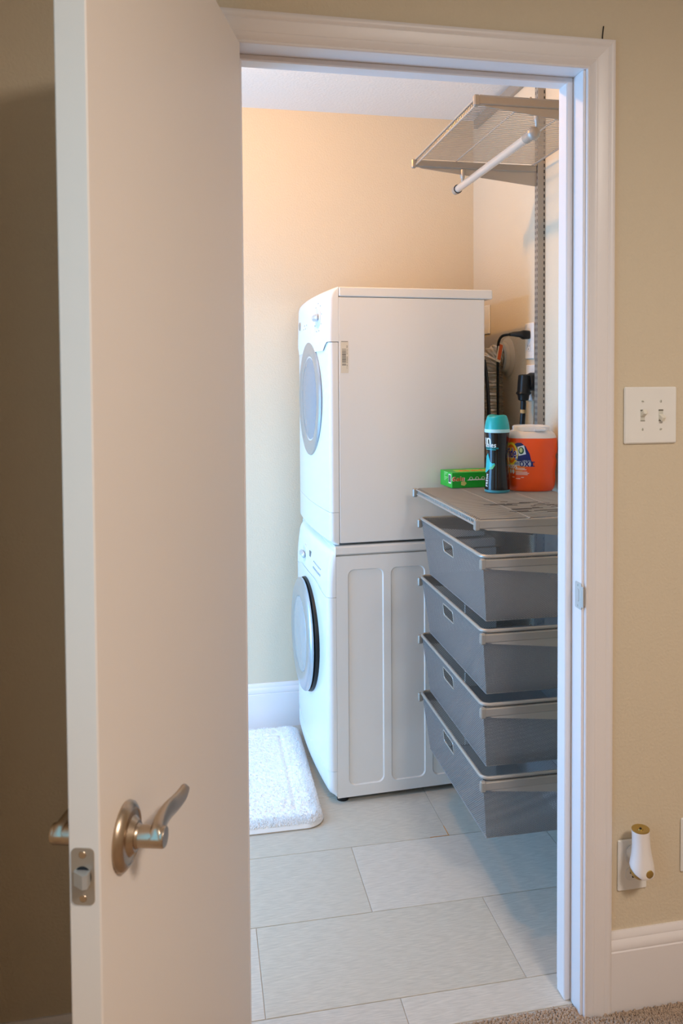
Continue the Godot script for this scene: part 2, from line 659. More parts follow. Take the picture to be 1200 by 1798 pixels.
	# casing: a moulded profile, mitred at the corners; heights run outwards from the opening
	var cas := [Vector2(0, 0), Vector2(0.0085, 0), Vector2(0.0105, 0.002), Vector2(0.0105, 0.0045), Vector2(0.0085, 0.0065), Vector2(0.0100, 0.0085), Vector2(0.0135, 0.0150), Vector2(0.0145, 0.0200), Vector2(0.0132, 0.0212), Vector2(0.0140, 0.0225), Vector2(0.0160, 0.0330), Vector2(0.0172, 0.0440), Vector2(0.0160, 0.0455), Vector2(0.0165, 0.0470), Vector2(0.0188, 0.0510), Vector2(0.0192, 0.0560), Vector2(0.0175, 0.0600), Vector2(0.0165, 0.0610), Vector2(0, 0.0610)]
	var ci := XR + 0.006
	var hi := HEAD + 0.0
	var lj := XL - 0.006
	structure(obj("trim_4", strip(cas, Vector3(ci, 0, 0), Vector3(ci, hi, 0), Vector3(0, 0, 1), Vector3(1, 0, 0), 0.0, 1.0), M.trim))
	structure(obj("trim_5", strip(cas, Vector3(lj, 0, 0), Vector3(lj, hi, 0), Vector3(0, 0, 1), Vector3(-1, 0, 0), 0.0, 1.0), M.trim))
	structure(obj("trim_6", strip(cas, Vector3(lj, hi, 0), Vector3(ci, hi, 0), Vector3(0, 0, 1), Vector3(0, 1, 0), -1.0, 1.0), M.trim))
	for s in [[XR + 0.006, 1.0], [XL - 0.006, -1.0]]:
		structure(obj("trim_7", strip(cas, Vector3(s[0], 0, -0.115), Vector3(s[0], HEAD + 0.06, -0.115), Vector3(0, 0, -1), Vector3(s[1], 0, 0)), M.trim))
	# strike plate let into the right jamb
	b = B.new()
	b.extrude(rrect(-0.0265, 0.9025, 0.004, 0.960, 0.004), 0.0016, Transform3D(Basis(Vector3(0, 0, 1), Vector3(0, 1, 0), Vector3(-1, 0, 0)), Vector3(XR + 0.0004, 0, 0)))
	b.box(Vector3(XR - 0.001, 0.908, 0.003), Vector3(XR + 0.0006, 0.9545, 0.012), 0.0006)
	b.box(Vector3(XR - 0.0006, 0.913, 0.0105), Vector3(XR + 0.0035, 0.9495, 0.0120), 0.0005)
	var sp := obj("strike_plate", b, M.steel, jr)
	b = B.new()
	b.extrude(rrect(-0.0215, 0.917, -0.0075, 0.9455, 0.005), 0.0006, Transform3D(Basis(Vector3(0, 0, 1), Vector3(0, 1, 0), Vector3(-1, 0, 0)), Vector3(XR - 0.0011, 0, 0)))
	obj("latch_hole", b, mat(Color(0.75, 0.74, 0.72), 0.6), sp)
	for y in [0.9085, 0.954]:
		b = B.new()
		b.lathe([Vector2(0, 0), Vector2(0.0028, 0), Vector2(0.0024, 0.0008), Vector2(0, 0.001)], 12, Transform3D(Basis(Vector3(0, 1, 0), Vector3(-1, 0, 0), Vector3(0, 0, 1)), Vector3(XR - 0.0011, y, -0.0145)))
		obj("screw", b, M.steel, sp)

func frame_x(x: float, y0: float, y1: float, z0: float, z1: float) -> B:
	var b := B.new()
	for q in [[y0, z0, y1, z0 + 0.06], [y0, z1 - 0.06, y1, z1], [y0, z0 + 0.06, y0 + 0.06, z1 - 0.06], [y1 - 0.06, z0 + 0.06, y1, z1 - 0.06]]:
		b.box(Vector3(x, q[0], q[1]), Vector3(x + 0.05, q[2], q[3]), 0.004)
	return b

func pane(b: B, parent: Node) -> void:
	var g := mat(Color(0.9, 0.95, 1.0, 0.06), 0.0)
	g.transparency = BaseMaterial3D.TRANSPARENCY_ALPHA
	obj("pane", b, g, parent)

func carpet_pile(parent: Node) -> void:
	var b := B.new()
	b.lathe([Vector2(0, 0), Vector2(0.0015, 0.001), Vector2(0.0019, 0.0045), Vector2(0.0011, 0.0070), Vector2(0, 0.0075)], 6)
	var mm := MultiMesh.new()
	mm.transform_format = MultiMesh.TRANSFORM_3D
	mm.use_colors = true
	mm.mesh = b.mesh(null)
	var m: StandardMaterial3D = M.pile.duplicate()
	m.vertex_color_use_as_albedo = true
	mm.mesh.surface_set_material(0, m)
	var rng := RandomNumberGenerator.new()
	rng.seed = 21
	var tr := []
	var nx := 270
	var nz := 95
	for i in nx:
		for j in nz:
			var x := 0.42 + i * 0.0030 + rng.randf_range(-0.0018, 0.0018)
			var z := -0.020 + j * 0.0030 + rng.randf_range(-0.0018, 0.0018)
			if z < 0.02 and x > 0.797 : continue
			var bs := Basis(Vector3.UP, rng.randf() * TAU) * Basis(Vector3.RIGHT, rng.randf_range(-0.55, 0.55)) * Basis(Vector3.BACK, rng.randf_range(-0.55, 0.55))
			tr.append([Transform3D(bs.scaled(Vector3.ONE * rng.randf_range(0.8, 1.35)), Vector3(x, 0.001, z)), rng.randf_range(0.74, 1.0)])
	mm.instance_count = tr.size()
	for i in tr.size():
		mm.set_instance_transform(i, tr[i][0])
		var c: float = tr[i][1]
		mm.set_instance_color(i, Color(c, c * 0.98, c * 0.96))
	var o := MultiMeshInstance3D.new()
	o.name = "carpet_pile"
	o.multimesh = mm
	stuff(o)
	parent.add_child(o, true)

# ---------------------------------------------------------------- the open door
func door() -> void:
	var d := Node3D.new()
	d.name = "door_1"
	structure(d)
	add_child(d)
	var ax := Vector3(-0.268, 0, 0.9634).normalized()
	d.transform = Transform3D(Basis(ax, Vector3.UP, ax.cross(Vector3.UP)), Vector3(0.083, 0, 0.032))
	var W := 0.724
	obj("slab", bx(Vector3(0.0, 0.014, 0.0), Vector3(W, 2.046, 0.035), 0.0015), M.door, d)
	for y in [0.25, 1.03, 1.82]:                 # hinges
		var b := B.new()
		b.lathe([Vector2(0, 0), Vector2(0.006, 0.0), Vector2(0.006, 0.089), Vector2(0, 0.089)], 12, Transform3D(Basis(), Vector3(-0.006, y, 0.041)))
		obj("hinge", b, M.nickel, d)
	# latch plate on the edge (edge normal +x)
	var te := Transform3D(Basis(Vector3(0, 0, 1), Vector3(0, 1, 0), Vector3(-1, 0, 0)), Vector3(W, 0, 0)).rotated_local(Vector3.UP, 0.0)
	var b := B.new()
	b.extrude(rrect(0.0065, 0.8405, 0.0315, 0.9025, 0.0055), 0.0025, Transform3D(Basis(Vector3(0, 0, 1), Vector3(0, 1, 0), Vector3(1, 0, 0)), Vector3(W - 0.0012, 0, 0)))
	var lp := obj("latch_plate", b, M.plate, d)
	b = B.new()
	# latch bolt: a half-round slope that comes out of the plate
	var poly := PackedVector2Array([Vector2(0, -0.0085), Vector2(0.010, -0.0085), Vector2(0.012, -0.004), Vector2(0.004, 0.0085), Vector2(0, 0.0085)])
	b.extrude(poly, 0.015, Transform3D(Basis(Vector3(1, 0, 0), Vector3(0, 0, 1), Vector3(0, 1, 0)), Vector3(W + 0.001, 0.864, 0.019)))
	obj("latch_bolt", b, M.steel, lp)
	b = B.new()
	b.extrude(ellipse(0.019, 0.8715, 0.0095, 0.0115), 0.0004, Transform3D(Basis(Vector3(0, 0, 1), Vector3(0, 1, 0), Vector3(1, 0, 0)), Vector3(W + 0.0012, 0, 0)))
	obj("bolt_opening", b, M.black, lp)
	for y in [0.8475, 0.8955]:
		b = B.new()
		b.lathe([Vector2(0, 0), Vector2(0.0042, 0), Vector2(0.0036, 0.0007), Vector2(0, 0.0010)], 14, Transform3D(Basis(Vector3(0, 1, 0), Vector3(1, 0, 0), Vector3(0, 0, 1)), Vector3(W + 0.0012, y, 0.019)))
		obj("screw", b, M.nickel, lp)
	for s in [-1.0, 1.0]:
		lever(d, Vector3(0.655, 0.8775, 0.0 if s < 0 else 0.035), s)

func lever(d: Node3D, at: Vector3, s: float) -> void:
	# turned parts along the door's normal; the lever then runs towards the hinge
	var t := Transform3D(Basis(Vector3(1, 0, 0), Vector3(0, 0, s), Vector3(0, 1, 0)), at)
	var b := B.new()
	b.lathe([Vector2(0, 0), Vector2(0.0375, 0), Vector2(0.0385, 0.002), Vector2(0.0375, 0.006), Vector2(0.033, 0.0095), Vector2(0.030, 0.0105), Vector2(0.0285, 0.0095), Vector2(0.022, 0.0105), Vector2(0.0195, 0.0135), Vector2(0.0170, 0.0165), Vector2(0, 0.0165)], 48, t)
	obj("rosette", b, M.nickel, d)
	b = B.new()
	b.lathe([Vector2(0, 0.012), Vector2(0.0140, 0.012), Vector2(0.0145, 0.015), Vector2(0.0135, 0.018), Vector2(0.0122, 0.0195), Vector2(0.0122, 0.047), Vector2(0.0112, 0.0495), Vector2(0, 0.050)], 36, t)
	obj("neck", b, M.nickel, d)
	b = B.new()
	b.crease = 50.0
	var rings := []
	var n := 26
	for i in n + 1:                               # a flat wave that narrows and curls at its tip
		var u := float(i) / n
		var x := 0.012 - u * 0.112
		var out := 0.0425 - 0.004 * sin(u * PI) + 0.003 * u * u
		var y := 0.0 + 0.006 * sin(u * PI * 1.6) + 0.012 * u * u
		var hh := lerpf(0.0125, 0.0110, u)
		var th := lerpf(0.0085, 0.0045, minf(1.0, u * 1.5))
		if u > 0.92: hh *= sqrt(maxf(0.06, 1.0 - pow((u - 0.92) / 0.085, 2.0)))
		if u < 0.08: hh *= sqrt(maxf(0.1, 1.0 - pow((0.08 - u) / 0.085, 2.0)))
		var ring := []
		for k in 16:
			var a := TAU * k / 16
			var ca := cos(a)
			var sa := sin(a)
			var px := signf(ca) * pow(absf(ca), 0.75) * th
			var py := signf(sa) * pow(absf(sa), 0.75) * hh
			ring.append(at + Vector3(x, y + py, s * (out + px - th * 0.3)))
		rings.append(ring)
	b.loft(rings)
	obj("lever", b, M.nickel, d)

# ---------------------------------------------------------------- lamps (both outside the picture)
func lamps() -> void:
	ceiling_lamp("ceiling_light", "round frosted dome light on the laundry room ceiling", Vector3(0.04, CEIL, -0.72), Color(1.0, 0.72, 0.27), 0.63)
	panel_light("ceiling_light", "round flat panel light on the ceiling of the carpeted hall", Vector3(0.95, CEIL, 2.0), Color(1.0, 0.945, 0.895), 4.3)

func panel_light(called: String, label: String, at: Vector3, col: Color, energy: float) -> void:
	var t := thing(called, label, "ceiling light", at)
	var b := B.new()
	b.lathe([Vector2(0.22, 0), Vector2(0.25, 0), Vector2(0.249, -0.016), Vector2(0.226, -0.020), Vector2(0.22, -0.014), Vector2(0.22, 0)], 40)
	obj("trim_ring", b, M.white, t)
	b = B.new()
	b.lathe([Vector2(0, 0), Vector2(0.22, 0), Vector2(0.22, -0.012), Vector2(0, -0.014)], 40)
	var g := mat(Color(0.95, 0.93, 0.88), 0.4)
	g.emission_enabled = true
	g.emission = col
	g.emission_energy_multiplier = 2.0
	obj("lamp_disc", b, g, t)
	var l := AreaLight3D.new()
	l.name = "disc_light"
	l.position = Vector3(0, -0.024, 0)
	l.basis = Basis.looking_at(Vector3.DOWN, Vector3.RIGHT)
	l.light_color = col
	l.light_energy = energy
	l.area_size = Vector2(0.40, 0.40)
	l.area_range = 12.0
	l.area_attenuation = 2.0
	l.shadow_enabled = true
	t.add_child(l)

func ceiling_lamp(called: String, label: String, at: Vector3, col: Color, energy: float) -> void:
	var t := thing(called, label, "ceiling light", at)
	var b := B.new()
	b.lathe([Vector2(0, 0), Vector2(0.09, 0), Vector2(0.09, -0.018), Vector2(0.07, -0.022), Vector2(0, -0.022)], 40)
	obj("base", b, M.white, t)
	b = B.new()
	b.lathe([Vector2(0, -0.020), Vector2(0.075, -0.020), Vector2(0.085, -0.035), Vector2(0.08, -0.06), Vector2(0.055, -0.085), Vector2(0, -0.095)], 40)
	var g := mat(Color(0.95, 0.93, 0.88), 0.4)
	g.emission_enabled = true
	g.emission = col
	g.emission_energy_multiplier = 2.0
	obj("lamp_globe", b, g, t)
	var l := OmniLight3D.new()
	l.name = "bulb_light"
	l.position = Vector3(0, -0.058, 0)
	l.light_color = col
	l.light_energy = energy
	l.light_size = 0.03
	l.omni_range = 12.0
	l.omni_attenuation = 2.0
	l.shadow_enabled = true
	t.add_child(l)

# ---------------------------------------------------------------- washer, dryer, mat, behind the dryer
func front_x(edge: float, z: float, bow: float) -> float:
	var t := (z + 1.3) / 0.3
	return edge - bow * (1.0 - t * t)

func shell_front(y0: Callable, y1: float, seam: float, edge: Callable, bow: float, r: float, rows: int, top_round := 0.0, bottom_round := 0.0, y1_rise := 0.0) -> B:
	# a bowed front panel whose rounded ends reach back to the seam; edge(y) is the front at its two ends
	var b := B.new()
	b.crease = 35.0
	var rings := []
	for i in rows + 1:
		var s := float(i) / rows
		if top_round > 0.0: s = 1.0 - pow(1.0 - s, 1.6)
		var ring := []
		var zs := []
		for k in 7: zs.append([-1.0, k / 6.0])
		for k in range(1, 24): zs.append([0.0, k / 24.0])
		for k in 7: zs.append([1.0, 1.0 - k / 6.0])
		for q in zs:
			var z := 0.0
			var back := 0.0
			if q[0] < 0.0:
				var a: float = q[1] * PI / 2
				z = -1.0 - r * (1.0 - sin(a)) * 0.0 - r * (1.0 - cos(a))
				back = r * (1.0 - sin(a))
			elif q[0] > 0.0:
				var a: float = q[1] * PI / 2
				z = -1.6 + r * (1.0 - cos(a))
				back = r * (1.0 - sin(a))
			else:
				z = lerpf(-1.0 - r, -1.6 + r, q[1])
			var y := lerpf(y0.call(z), y1 + y1_rise * (1.0 - smoothstep(0.35, 0.94, absf((z + 1.3) / 0.3))), s)
			var e: float = edge.call(y)
			if top_round > 0.0 and y > y1 - top_round:
				var w := (y - (y1 - top_round)) / top_round
				e += top_round * (1.0 - sqrt(maxf(0.0, 1.0 - w * w))) * 0.9
			if bottom_round > 0.0:
				var yb: float = y0.call(z)
				if y < yb + bottom_round:
					var w := 1.0 - (y - yb) / bottom_round
					e += bottom_round * (1.0 - sqrt(maxf(0.0, 1.0 - w * w)))
			ring.append(Vector3(minf(front_x(e, z, bow) + back, seam - 0.001), y, z))
		ring.push_front(Vector3(seam, ring[0].y, -1.0))
		ring.push_back(Vector3(seam, ring[ring.size() - 1].y, -1.6))
		rings.append(ring)
	var from := b.v.size()
	b.loft_rings(rings)
	b.fix_closed(from)
	return b

func round_door(parent: Node3D, at: Vector3, tilt: float, rad: float, proud: float, dome: bool) -> void:
	var holder := Node3D.new()
	holder.name = "door"
	holder.transform = Transform3D(Basis(Vector3.UP, tilt) * Basis(Vector3(0, 1, 0), Vector3(-1, 0, 0), Vector3(0, 0, 1)), at)   # local y points out of the front (-x)
	parent.add_child(holder, true)
	var b := B.new()
	if dome:
		b.lathe([Vector2(0, 0.0095), Vector2(rad - 0.004, 0.0095), Vector2(rad, 0.012), Vector2(rad + 0.001, 0.018), Vector2(rad - 0.004, 0.0235), Vector2(rad - 0.016, 0.028), Vector2(rad - 0.040, 0.030), Vector2(rad - 0.060, 0.027), Vector2(rad - 0.064, 0.023), Vector2(0, 0.023)], 72)
	else:
		b.lathe([Vector2(0, 0), Vector2(rad - 0.002, 0), Vector2(rad, 0.003), Vector2(rad - 0.004, 0.009), Vector2(rad - 0.012, 0.011), Vector2(rad - 0.040, 0.011), Vector2(rad - 0.050, 0.007), Vector2(rad - 0.056, 0.004), Vector2(0, 0.004)], 72)
	obj("door_ring", b, M.silver, holder)
	b = B.new()
	if dome:
		b.lathe([Vector2(0, 0.020), Vector2(rad - 0.063, 0.020), Vector2(rad - 0.068, 0.026), Vector2(rad - 0.10, 0.030), Vector2(0, 0.034)], 64)
		obj("door_window", b, mat(Color(0.70, 0.74, 0.78), 0.18, 0.5), holder)
		b = B.new()
		b.lathe([Vector2(0, -0.020), Vector2(rad - 0.03, -0.020), Vector2(rad + 0.004, -0.010), Vector2(rad + 0.003, 0.0045), Vector2(rad - 0.006, 0.0100), Vector2(0, 0.0100)], 64)
		obj("door_gasket", b, M.black, holder)
	else:
		b.lathe([Vector2(0, 0.0), Vector2(rad - 0.054, 0.0), Vector2(rad - 0.058, 0.005), Vector2(rad - 0.085, 0.009), Vector2(0.05, 0.011), Vector2(0, 0.011)], 64)
		obj("door_window", b, M.bowl, holder)

func dial(parent: Node3D, at: Vector3) -> void:
	var t := Transform3D(Basis(Vector3(0, 1, 0), Vector3(-1, 0, 0), Vector3(0, 0, 1)), at)
	var b := B.new()
	b.lathe([Vector2(0, -0.008), Vector2(0.036, -0.008), Vector2(0.036, 0.001), Vector2(0.033, 0.004), Vector2(0, 0.005)], 36, t)
	var k := obj("dial", b, mat(Color(0.84, 0.85, 0.86), 0.3), parent)
	b = B.new()
	b.box(Vector3(-0.011, 0.003, -0.031), Vector3(0.011, 0.018, 0.031), 0.006, t)
	obj("dial_grip", b, mat(Color(0.80, 0.82, 0.84), 0.3, 0.4), k)

func embossed_side(x0: float, x1: float, y0: float, y1: float, cols: Array, yb: float, yt: float, depth: float) -> B:
	# a pressed sheet at z -1.0 with sunk, round-cornered panels
	var b := B.new()
	b.crease = 30.0
	var z := -1.0
	var face := func(poly: PackedVector2Array, zz: float) -> void:
		var idx := Geometry2D.triangulate_polygon(poly)
		for i in range(0, idx.size(), 3):
			var from := b.v.size()
			b.tri(Vector3(poly[idx[i]].x, poly[idx[i]].y, zz), Vector3(poly[idx[i + 1]].x, poly[idx[i + 1]].y, zz), Vector3(poly[idx[i + 2]].x, poly[idx[i + 2]].y, zz))
			b.fix_towards(from, Vector3.BACK)
	var xs := x0
	for c in cols:
		face.call(PackedVector2Array([Vector2(xs, y0), Vector2(c[0], y0), Vector2(c[0], y1), Vector2(xs, y1)]), z)
		xs = c[1]
		var r := 0.022
		var rr := rrect(c[0], yb, c[1], yt, r, 8)
		var low := PackedVector2Array([Vector2(c[1], y0), Vector2(c[0], y0)])
		var top := PackedVector2Array([Vector2(c[0], y1), Vector2(c[1], y1)])
		for k in range(18, 36): low.push_back(rr[k])
		for k in range(0, 18): top.push_back(rr[k])
		face.call(low, z)
		face.call(top, z)
		var n := rr.size()
		var inn := rrect(c[0] + 0.0035, yb + 0.0035, c[1] - 0.0035, yt - 0.0035, r - 0.0035, 8)
		for k in n:
			var j := (k + 1) % n
			b.quad(Vector3(rr[k].x, rr[k].y, z), Vector3(rr[j].x, rr[j].y, z), Vector3(inn[j].x, inn[j].y, z - depth), Vector3(inn[k].x, inn[k].y, z - depth))
		face.call(inn, z - depth)
	face.call(PackedVector2Array([Vector2(xs, y0), Vector2(x1, y0), Vector2(x1, y1), Vector2(xs, y1)]), z)
	b.fix_towards(0, Vector3.BACK)
	return b

func laundry() -> void:
	# ---- washer
	var t := thing("washing_machine", "white front-load washing machine standing on the tiles under the dryer, side panels embossed", "washer", Vector3(0, 0, 0))
	t.transform = Transform3D(Basis(), Vector3(0.43, 0, -1.0)) * Transform3D(Basis(Vector3.UP, 0.048), Vector3.ZERO) * Transform3D(Basis(), Vector3(-0.43, 0, 1.0))
	obj("body", bx(Vector3(0.43, 0.03, -1.598), Vector3(0.995, 0.823, -1.004), 0.003), M.enamel, t)
	obj("side_panel", embossed_side(0.431, 0.995, 0.018, 0.8225, [[0.470, 0.592], [0.617, 0.737], [0.762, 0.882]], 0.055, 0.778, 0.0035), M.enamel, t)
	obj("top", bx(Vector3(0.424, 0.8245, -1.6), Vector3(0.995, 0.857, -1.0), 0.006), M.enamel, t)
	var ew := func(y: float) -> float: return 0.402 + (0.018 * pow((y - 0.69) / 0.167, 2.0) if y > 0.69 else 0.0)
	var rise := func(z: float) -> float: return 0.028 * (1.0 - smoothstep(0.35, 0.94, absf((z + 1.3) / 0.3)))
	obj("front_panel", shell_front(func(_z): return 0.1095, 0.6873, 0.4305, func(y): return 0.402, 0.014, 0.020, 8, 0.0, 0.0, 0.028), M.enamel, t)
	var dip := func(z: float, yb: float) -> float: return yb - 0.028 * (1.0 - smoothstep(0.80, 0.93, absf((z + 1.3) / 0.3)))
	var cp := obj("control_panel", shell_front(func(z): return 0.6885 + rise.call(z), 0.855, 0.4305, ew, 0.014, 0.020, 14, 0.035), M.plastic, t)
	obj("kick_panel", shell_front(func(_z): return 0.024, 0.1085, 0.4305, func(y): return 0.403, 0.013, 0.022, 8, 0.0, 0.03), M.plastic, t)
	dial(t, Vector3(front_x(ew.call(0.760), -1.37, 0.014) + 0.002, 0.760, -1.37))
	var b := B.new()
	for k in 7:
		for j in 2:
			var z := -1.20 + k * 0.016
			var y := 0.766 - k * 0.001 - j * 0.022
			b.box(Vector3(front_x(ew.call(y), z, 0.014) - 0.0012, y, z), Vector3(front_x(ew.call(y), z, 0.014) + 0.004, y + (0.004 if j == 0 else 0.007), z + 0.009), 0.0)
	stuff_obj("printed_marks", b, M.grey_print, cp)
	b = B.new()
	b.box(Vector3(front_x(ew.call(0.780), -1.265, 0.014) - 0.0015, 0.770, -1.278), Vector3(front_x(ew.call(0.780), -1.265, 0.014) + 0.004, 0.791, -1.252), 0.001)
	obj("display_window", b, mat(Color(0.25, 0.28, 0.30), 0.2), cp)
	round_door(t, Vector3(0.386, 0.484, -1.305), 0.0, 0.199, 0.05, true)
	b = B.new()                                   # dark door well in the front
	b.lathe([Vector2(0, 0), Vector2(0.175, 0), Vector2(0.185, 0.006), Vector2(0.175, 0.008), Vector2(0, 0.012)], 48, Transform3D(Basis(Vector3(0, 1, 0), Vector3(-1, 0, 0), Vector3(0, 0, 1)), Vector3(0.384, 0.484, -1.305)))
	obj("door_seal", b, M.black, t)
	for q in [[0.455, -1.03], [0.455, -1.57], [0.97, -1.03], [0.97, -1.57]]:
		b = B.new()
		b.lathe([Vector2(0, 0.0), Vector2(0.020, 0.0), Vector2(0.020, 0.010), Vector2(0.009, 0.012), Vector2(0.009, 0.031), Vector2(0, 0.031)], 16, Transform3D(Basis(), Vector3(q[0], 0, q[1])))
		obj("foot", b, M.black, t)
	# ---- dryer
	t = thing("tumble_dryer", "white front-load tumble dryer stacked on the washing machine, barcode sticker on its side", "dryer", Vector3(0, 0, 0))
	t.transform = Transform3D(Basis(), Vector3(0.43, 0, -1.0)) * Transform3D(Basis(Vector3.UP, 0.045), Vector3.ZERO) * Transform3D(Basis(), Vector3(-0.43, 0, 1.0))
	obj("body", bx(Vector3(0.444, 0.866, -1.598), Vector3(0.952, 1.671, -1.0), 0.0025), M.enamel, t)
	obj("top", bx(Vector3(0.446, 1.6725, -1.6), Vector3(0.98, 1.704, -0.998), 0.003), M.enamel, t)
	var ed := func(y: float) -> float: return 0.413 + maxf(0.0, y - 1.55) * 0.03
	obj("front_panel", shell_front(func(_z): return 0.9690, 1.5240, 0.4425, func(y): return 0.413, 0.014, 0.014, 8), M.enamel, t)
	cp = obj("control_panel", shell_front(func(z): return dip.call(z, 1.526), 1.704, 0.4445, func(y): return ed.call(y) - 0.004, 0.014, 0.014, 18, 0.040), M.plastic, t)
	obj("kick_panel", shell_front(func(_z): return 0.862, 0.9680, 0.4425, func(y): return 0.413, 0.014, 0.014, 8, 0.0, 0.015), M.enamel, t)
	dial(t, Vector3(front_x(ed.call(1.61), -1.13, 0.014) - 0.003, 1.612, -1.13))
	b = B.new()
	for k in 9:
		var a := TAU * k / 9.0 + 0.2
		var y := 1.612 + sin(a) * 0.048
		var z := -1.13 + cos(a) * 0.048
		b.box(Vector3(front_x(ed.call(y) - 0.004, z, 0.014) - 0.0010, y - 0.002, z - 0.005), Vector3(front_x(ed.call(y), z, 0.014) + 0.003, y + 0.002, z + 0.005), 0.0)
	for k in 4:
		var z := -1.40 + k * 0.022
		b.box(Vector3(front_x(ed.call(1.60) - 0.004, z, 0.014) - 0.0010, 1.585 + 0.012 * (k % 2), z), Vector3(front_x(ed.call(1.60), z, 0.014) + 0.003, 1.590 + 0.012 * (k % 2), z + 0.014), 0.0)
	stuff_obj("printed_marks", b, mat(Color(0.74, 0.74, 0.70), 0.6), cp)
	b = B.new()
	b.lathe([Vector2(0, 0), Vector2(0.016, 0), Vector2(0.015, 0.002), Vector2(0.0135, 0.0012), Vector2(0, 0.0014)], 28, Transform3D(Basis(Vector3(0, 1, 0), Vector3(-1, 0, 0), Vector3(0, 0, 1)), Vector3(front_x(0.4085, -1.50, 0.014) + 0.0006, 1.605, -1.50)))
	obj("round_badge", b, mat(Color(0.68, 0.66, 0.62), 0.35, 0.5), cp)
	round_door(t, Vector3(0.404, 1.335, -1.29), 0.0, 0.204, 0.02, false)
	# barcode sticker on the side
	var img := Image.create(64, 256, false, Image.FORMAT_RGB8)
	img.fill(Color(0.86, 0.82, 0.75))
	var rng := RandomNumberGenerator.new()
	rng.seed = 12
	var y := 62
	while y < 196:
		var hgt := rng.randi_range(1, 4)
		img.fill_rect(Rect2i(10, y, 34, hgt), Color(0.12, 0.12, 0.12))
		y += hgt + rng.randi_range(2, 4)
	y = 36
	while y < 214:
		if rng.randf() < 0.8: img.fill_rect(Rect2i(50, y, rng.randi_range(3, 6), 5), Color(0.2, 0.2, 0.2))
		y += 8
	img.fill_rect(Rect2i(4, 2, 56, 4), Color(0.3, 0.3, 0.3))
	var sm := mat(Color.WHITE, 0.5)
	sm.albedo_texture = ImageTexture.create_from_image(img)
	b = B.new()
	b.quad(Vector3(0.4515, 1.424, -0.9996), Vector3(0.4765, 1.424, -0.9996), Vector3(0.4765, 1.528, -0.9996), Vector3(0.4515, 1.528, -0.9996))
	b.uv = PackedVector2Array([Vector2(0, 1), Vector2(1, 1), Vector2(1, 0), Vector2(0, 1), Vector2(1, 0), Vector2(0, 0)])
	obj("barcode_sticker", b, sm, t)
	# ---- bath mat
	bath_mat()
	# ---- wall plates and plugs behind the dryer
	var wp := thing("outlet_plate", "upper white outlet plate on the right wall, black cord plugged in", "outlet", Vector3(XW, 1.533, -1.05), "outlet plates behind the dryer")
	plate_x(wp, 0.072, 0.125)
	for dy in [-0.021, 0.021]: receptacle_x(wp, dy)
	wp = thing("outlet_plate", "lower white outlet plate under the other, big black dryer plug in it", "outlet", Vector3(XW, 1.388, -1.03), "outlet plates behind the dryer")
	plate_x(wp, 0.095, 0.125)
	wp = thing("outlet_plate", "small blank white wall plate peeking out just past the dryer's top back corner", "wall plate", Vector3(XW, 1.637, -1.485), "")
	plate_x(wp, 0.07, 0.115)
	# small moulded plug and its cord
	var pc := thing("power_cord", "thin black power cord with an orange tag, plugged into the upper outlet", "cord", Vector3(0, 0, 0))
	var pz := -1.045
	b = B.new()
	b.crease = 50
	b.loft([ring_x(XW - 0.010, 1.554, pz, 0.013, 0.015), ring_x(XW - 0.030, 1.554, pz - 0.001, 0.014, 0.016), ring_x(XW - 0.040, 1.556, pz - 0.003, 0.012, 0.011), ring_x(XW - 0.062, 1.557, pz - 0.012, 0.009, 0.008), ring_x(XW - 0.072, 1.556, pz - 0.018, 0.006, 0.006)])
	obj("plug", b, M.black, pc)
	var path := curve([Vector3(XW - 0.070, 1.556, pz - 0.017), Vector3(XW - 0.088, 1.552, pz - 0.045), Vector3(XW - 0.090, 1.535, pz - 0.075), Vector3(XW - 0.086, 1.50, pz - 0.095), Vector3(XW - 0.080, 1.44, pz - 0.112), Vector3(XW - 0.075, 1.33, pz - 0.125), Vector3(XW - 0.07, 1.10, pz - 0.13), Vector3(XW - 0.07, 0.90, pz - 0.13)], 8)
	b = B.new()
	b.tube(path, 0.0048, 8)
	obj("cord", b, M.black, pc)
	b = B.new()
	b.box(Vector3(-0.012, -0.036, -0.0012), Vector3(0.012, 0.036, 0.0012), 0.0005, Transform3D(Basis(Vector3.UP, 0.5) * Basis(Vector3.BACK, -0.25), Vector3(XW - 0.084, 1.497, pz - 0.085)))
	var tg := obj("warning_tag", b, mat(Color(0.85, 0.78, 0.66), 0.6), pc)
	b = B.new()
	b.box(Vector3(-0.007, -0.028, 0.0011), Vector3(0.010, 0.028, 0.0016), 0.0, Transform3D(Basis(Vector3.UP, 0.5) * Basis(Vector3.BACK, -0.25), Vector3(XW - 0.084, 1.497, pz - 0.085)))
	obj("orange_print", b, mat(Color(0.85, 0.36, 0.12), 0.6), tg)
	# dryer plug
	pc = thing("appliance_cord", "thick black dryer plug and cord on the lower outlet, tan tape band round it", "cord", Vector3(0, 0, 0))
	b = B.new()
	b.crease = 50
	b.tube([Vector3(XW - 0.006, 1.392, -1.0), Vector3(XW - 0.022, 1.392, -1.0), Vector3(XW - 0.030, 1.392, -1.0)], [0.031, 0.031, 0.027], 24)
	b.loft([ring_y(1.417, XW - 0.042, -1.003, 0.012, 0.014), ring_y(1.414, XW - 0.042, -1.003, 0.019, 0.021), ring_y(1.392, XW - 0.042, -1.003, 0.021, 0.023), ring_y(1.360, XW - 0.044, -1.005, 0.020, 0.023), ring_y(1.352, XW - 0.045, -1.005, 0.024, 0.026), ring_y(1.346, XW - 0.045, -1.005, 0.018, 0.021), ring_y(1.330, XW - 0.045, -1.005, 0.016, 0.018), ring_y(1.327, XW - 0.045, -1.005, 0.010, 0.010)])
	obj("plug", b, M.black, pc)
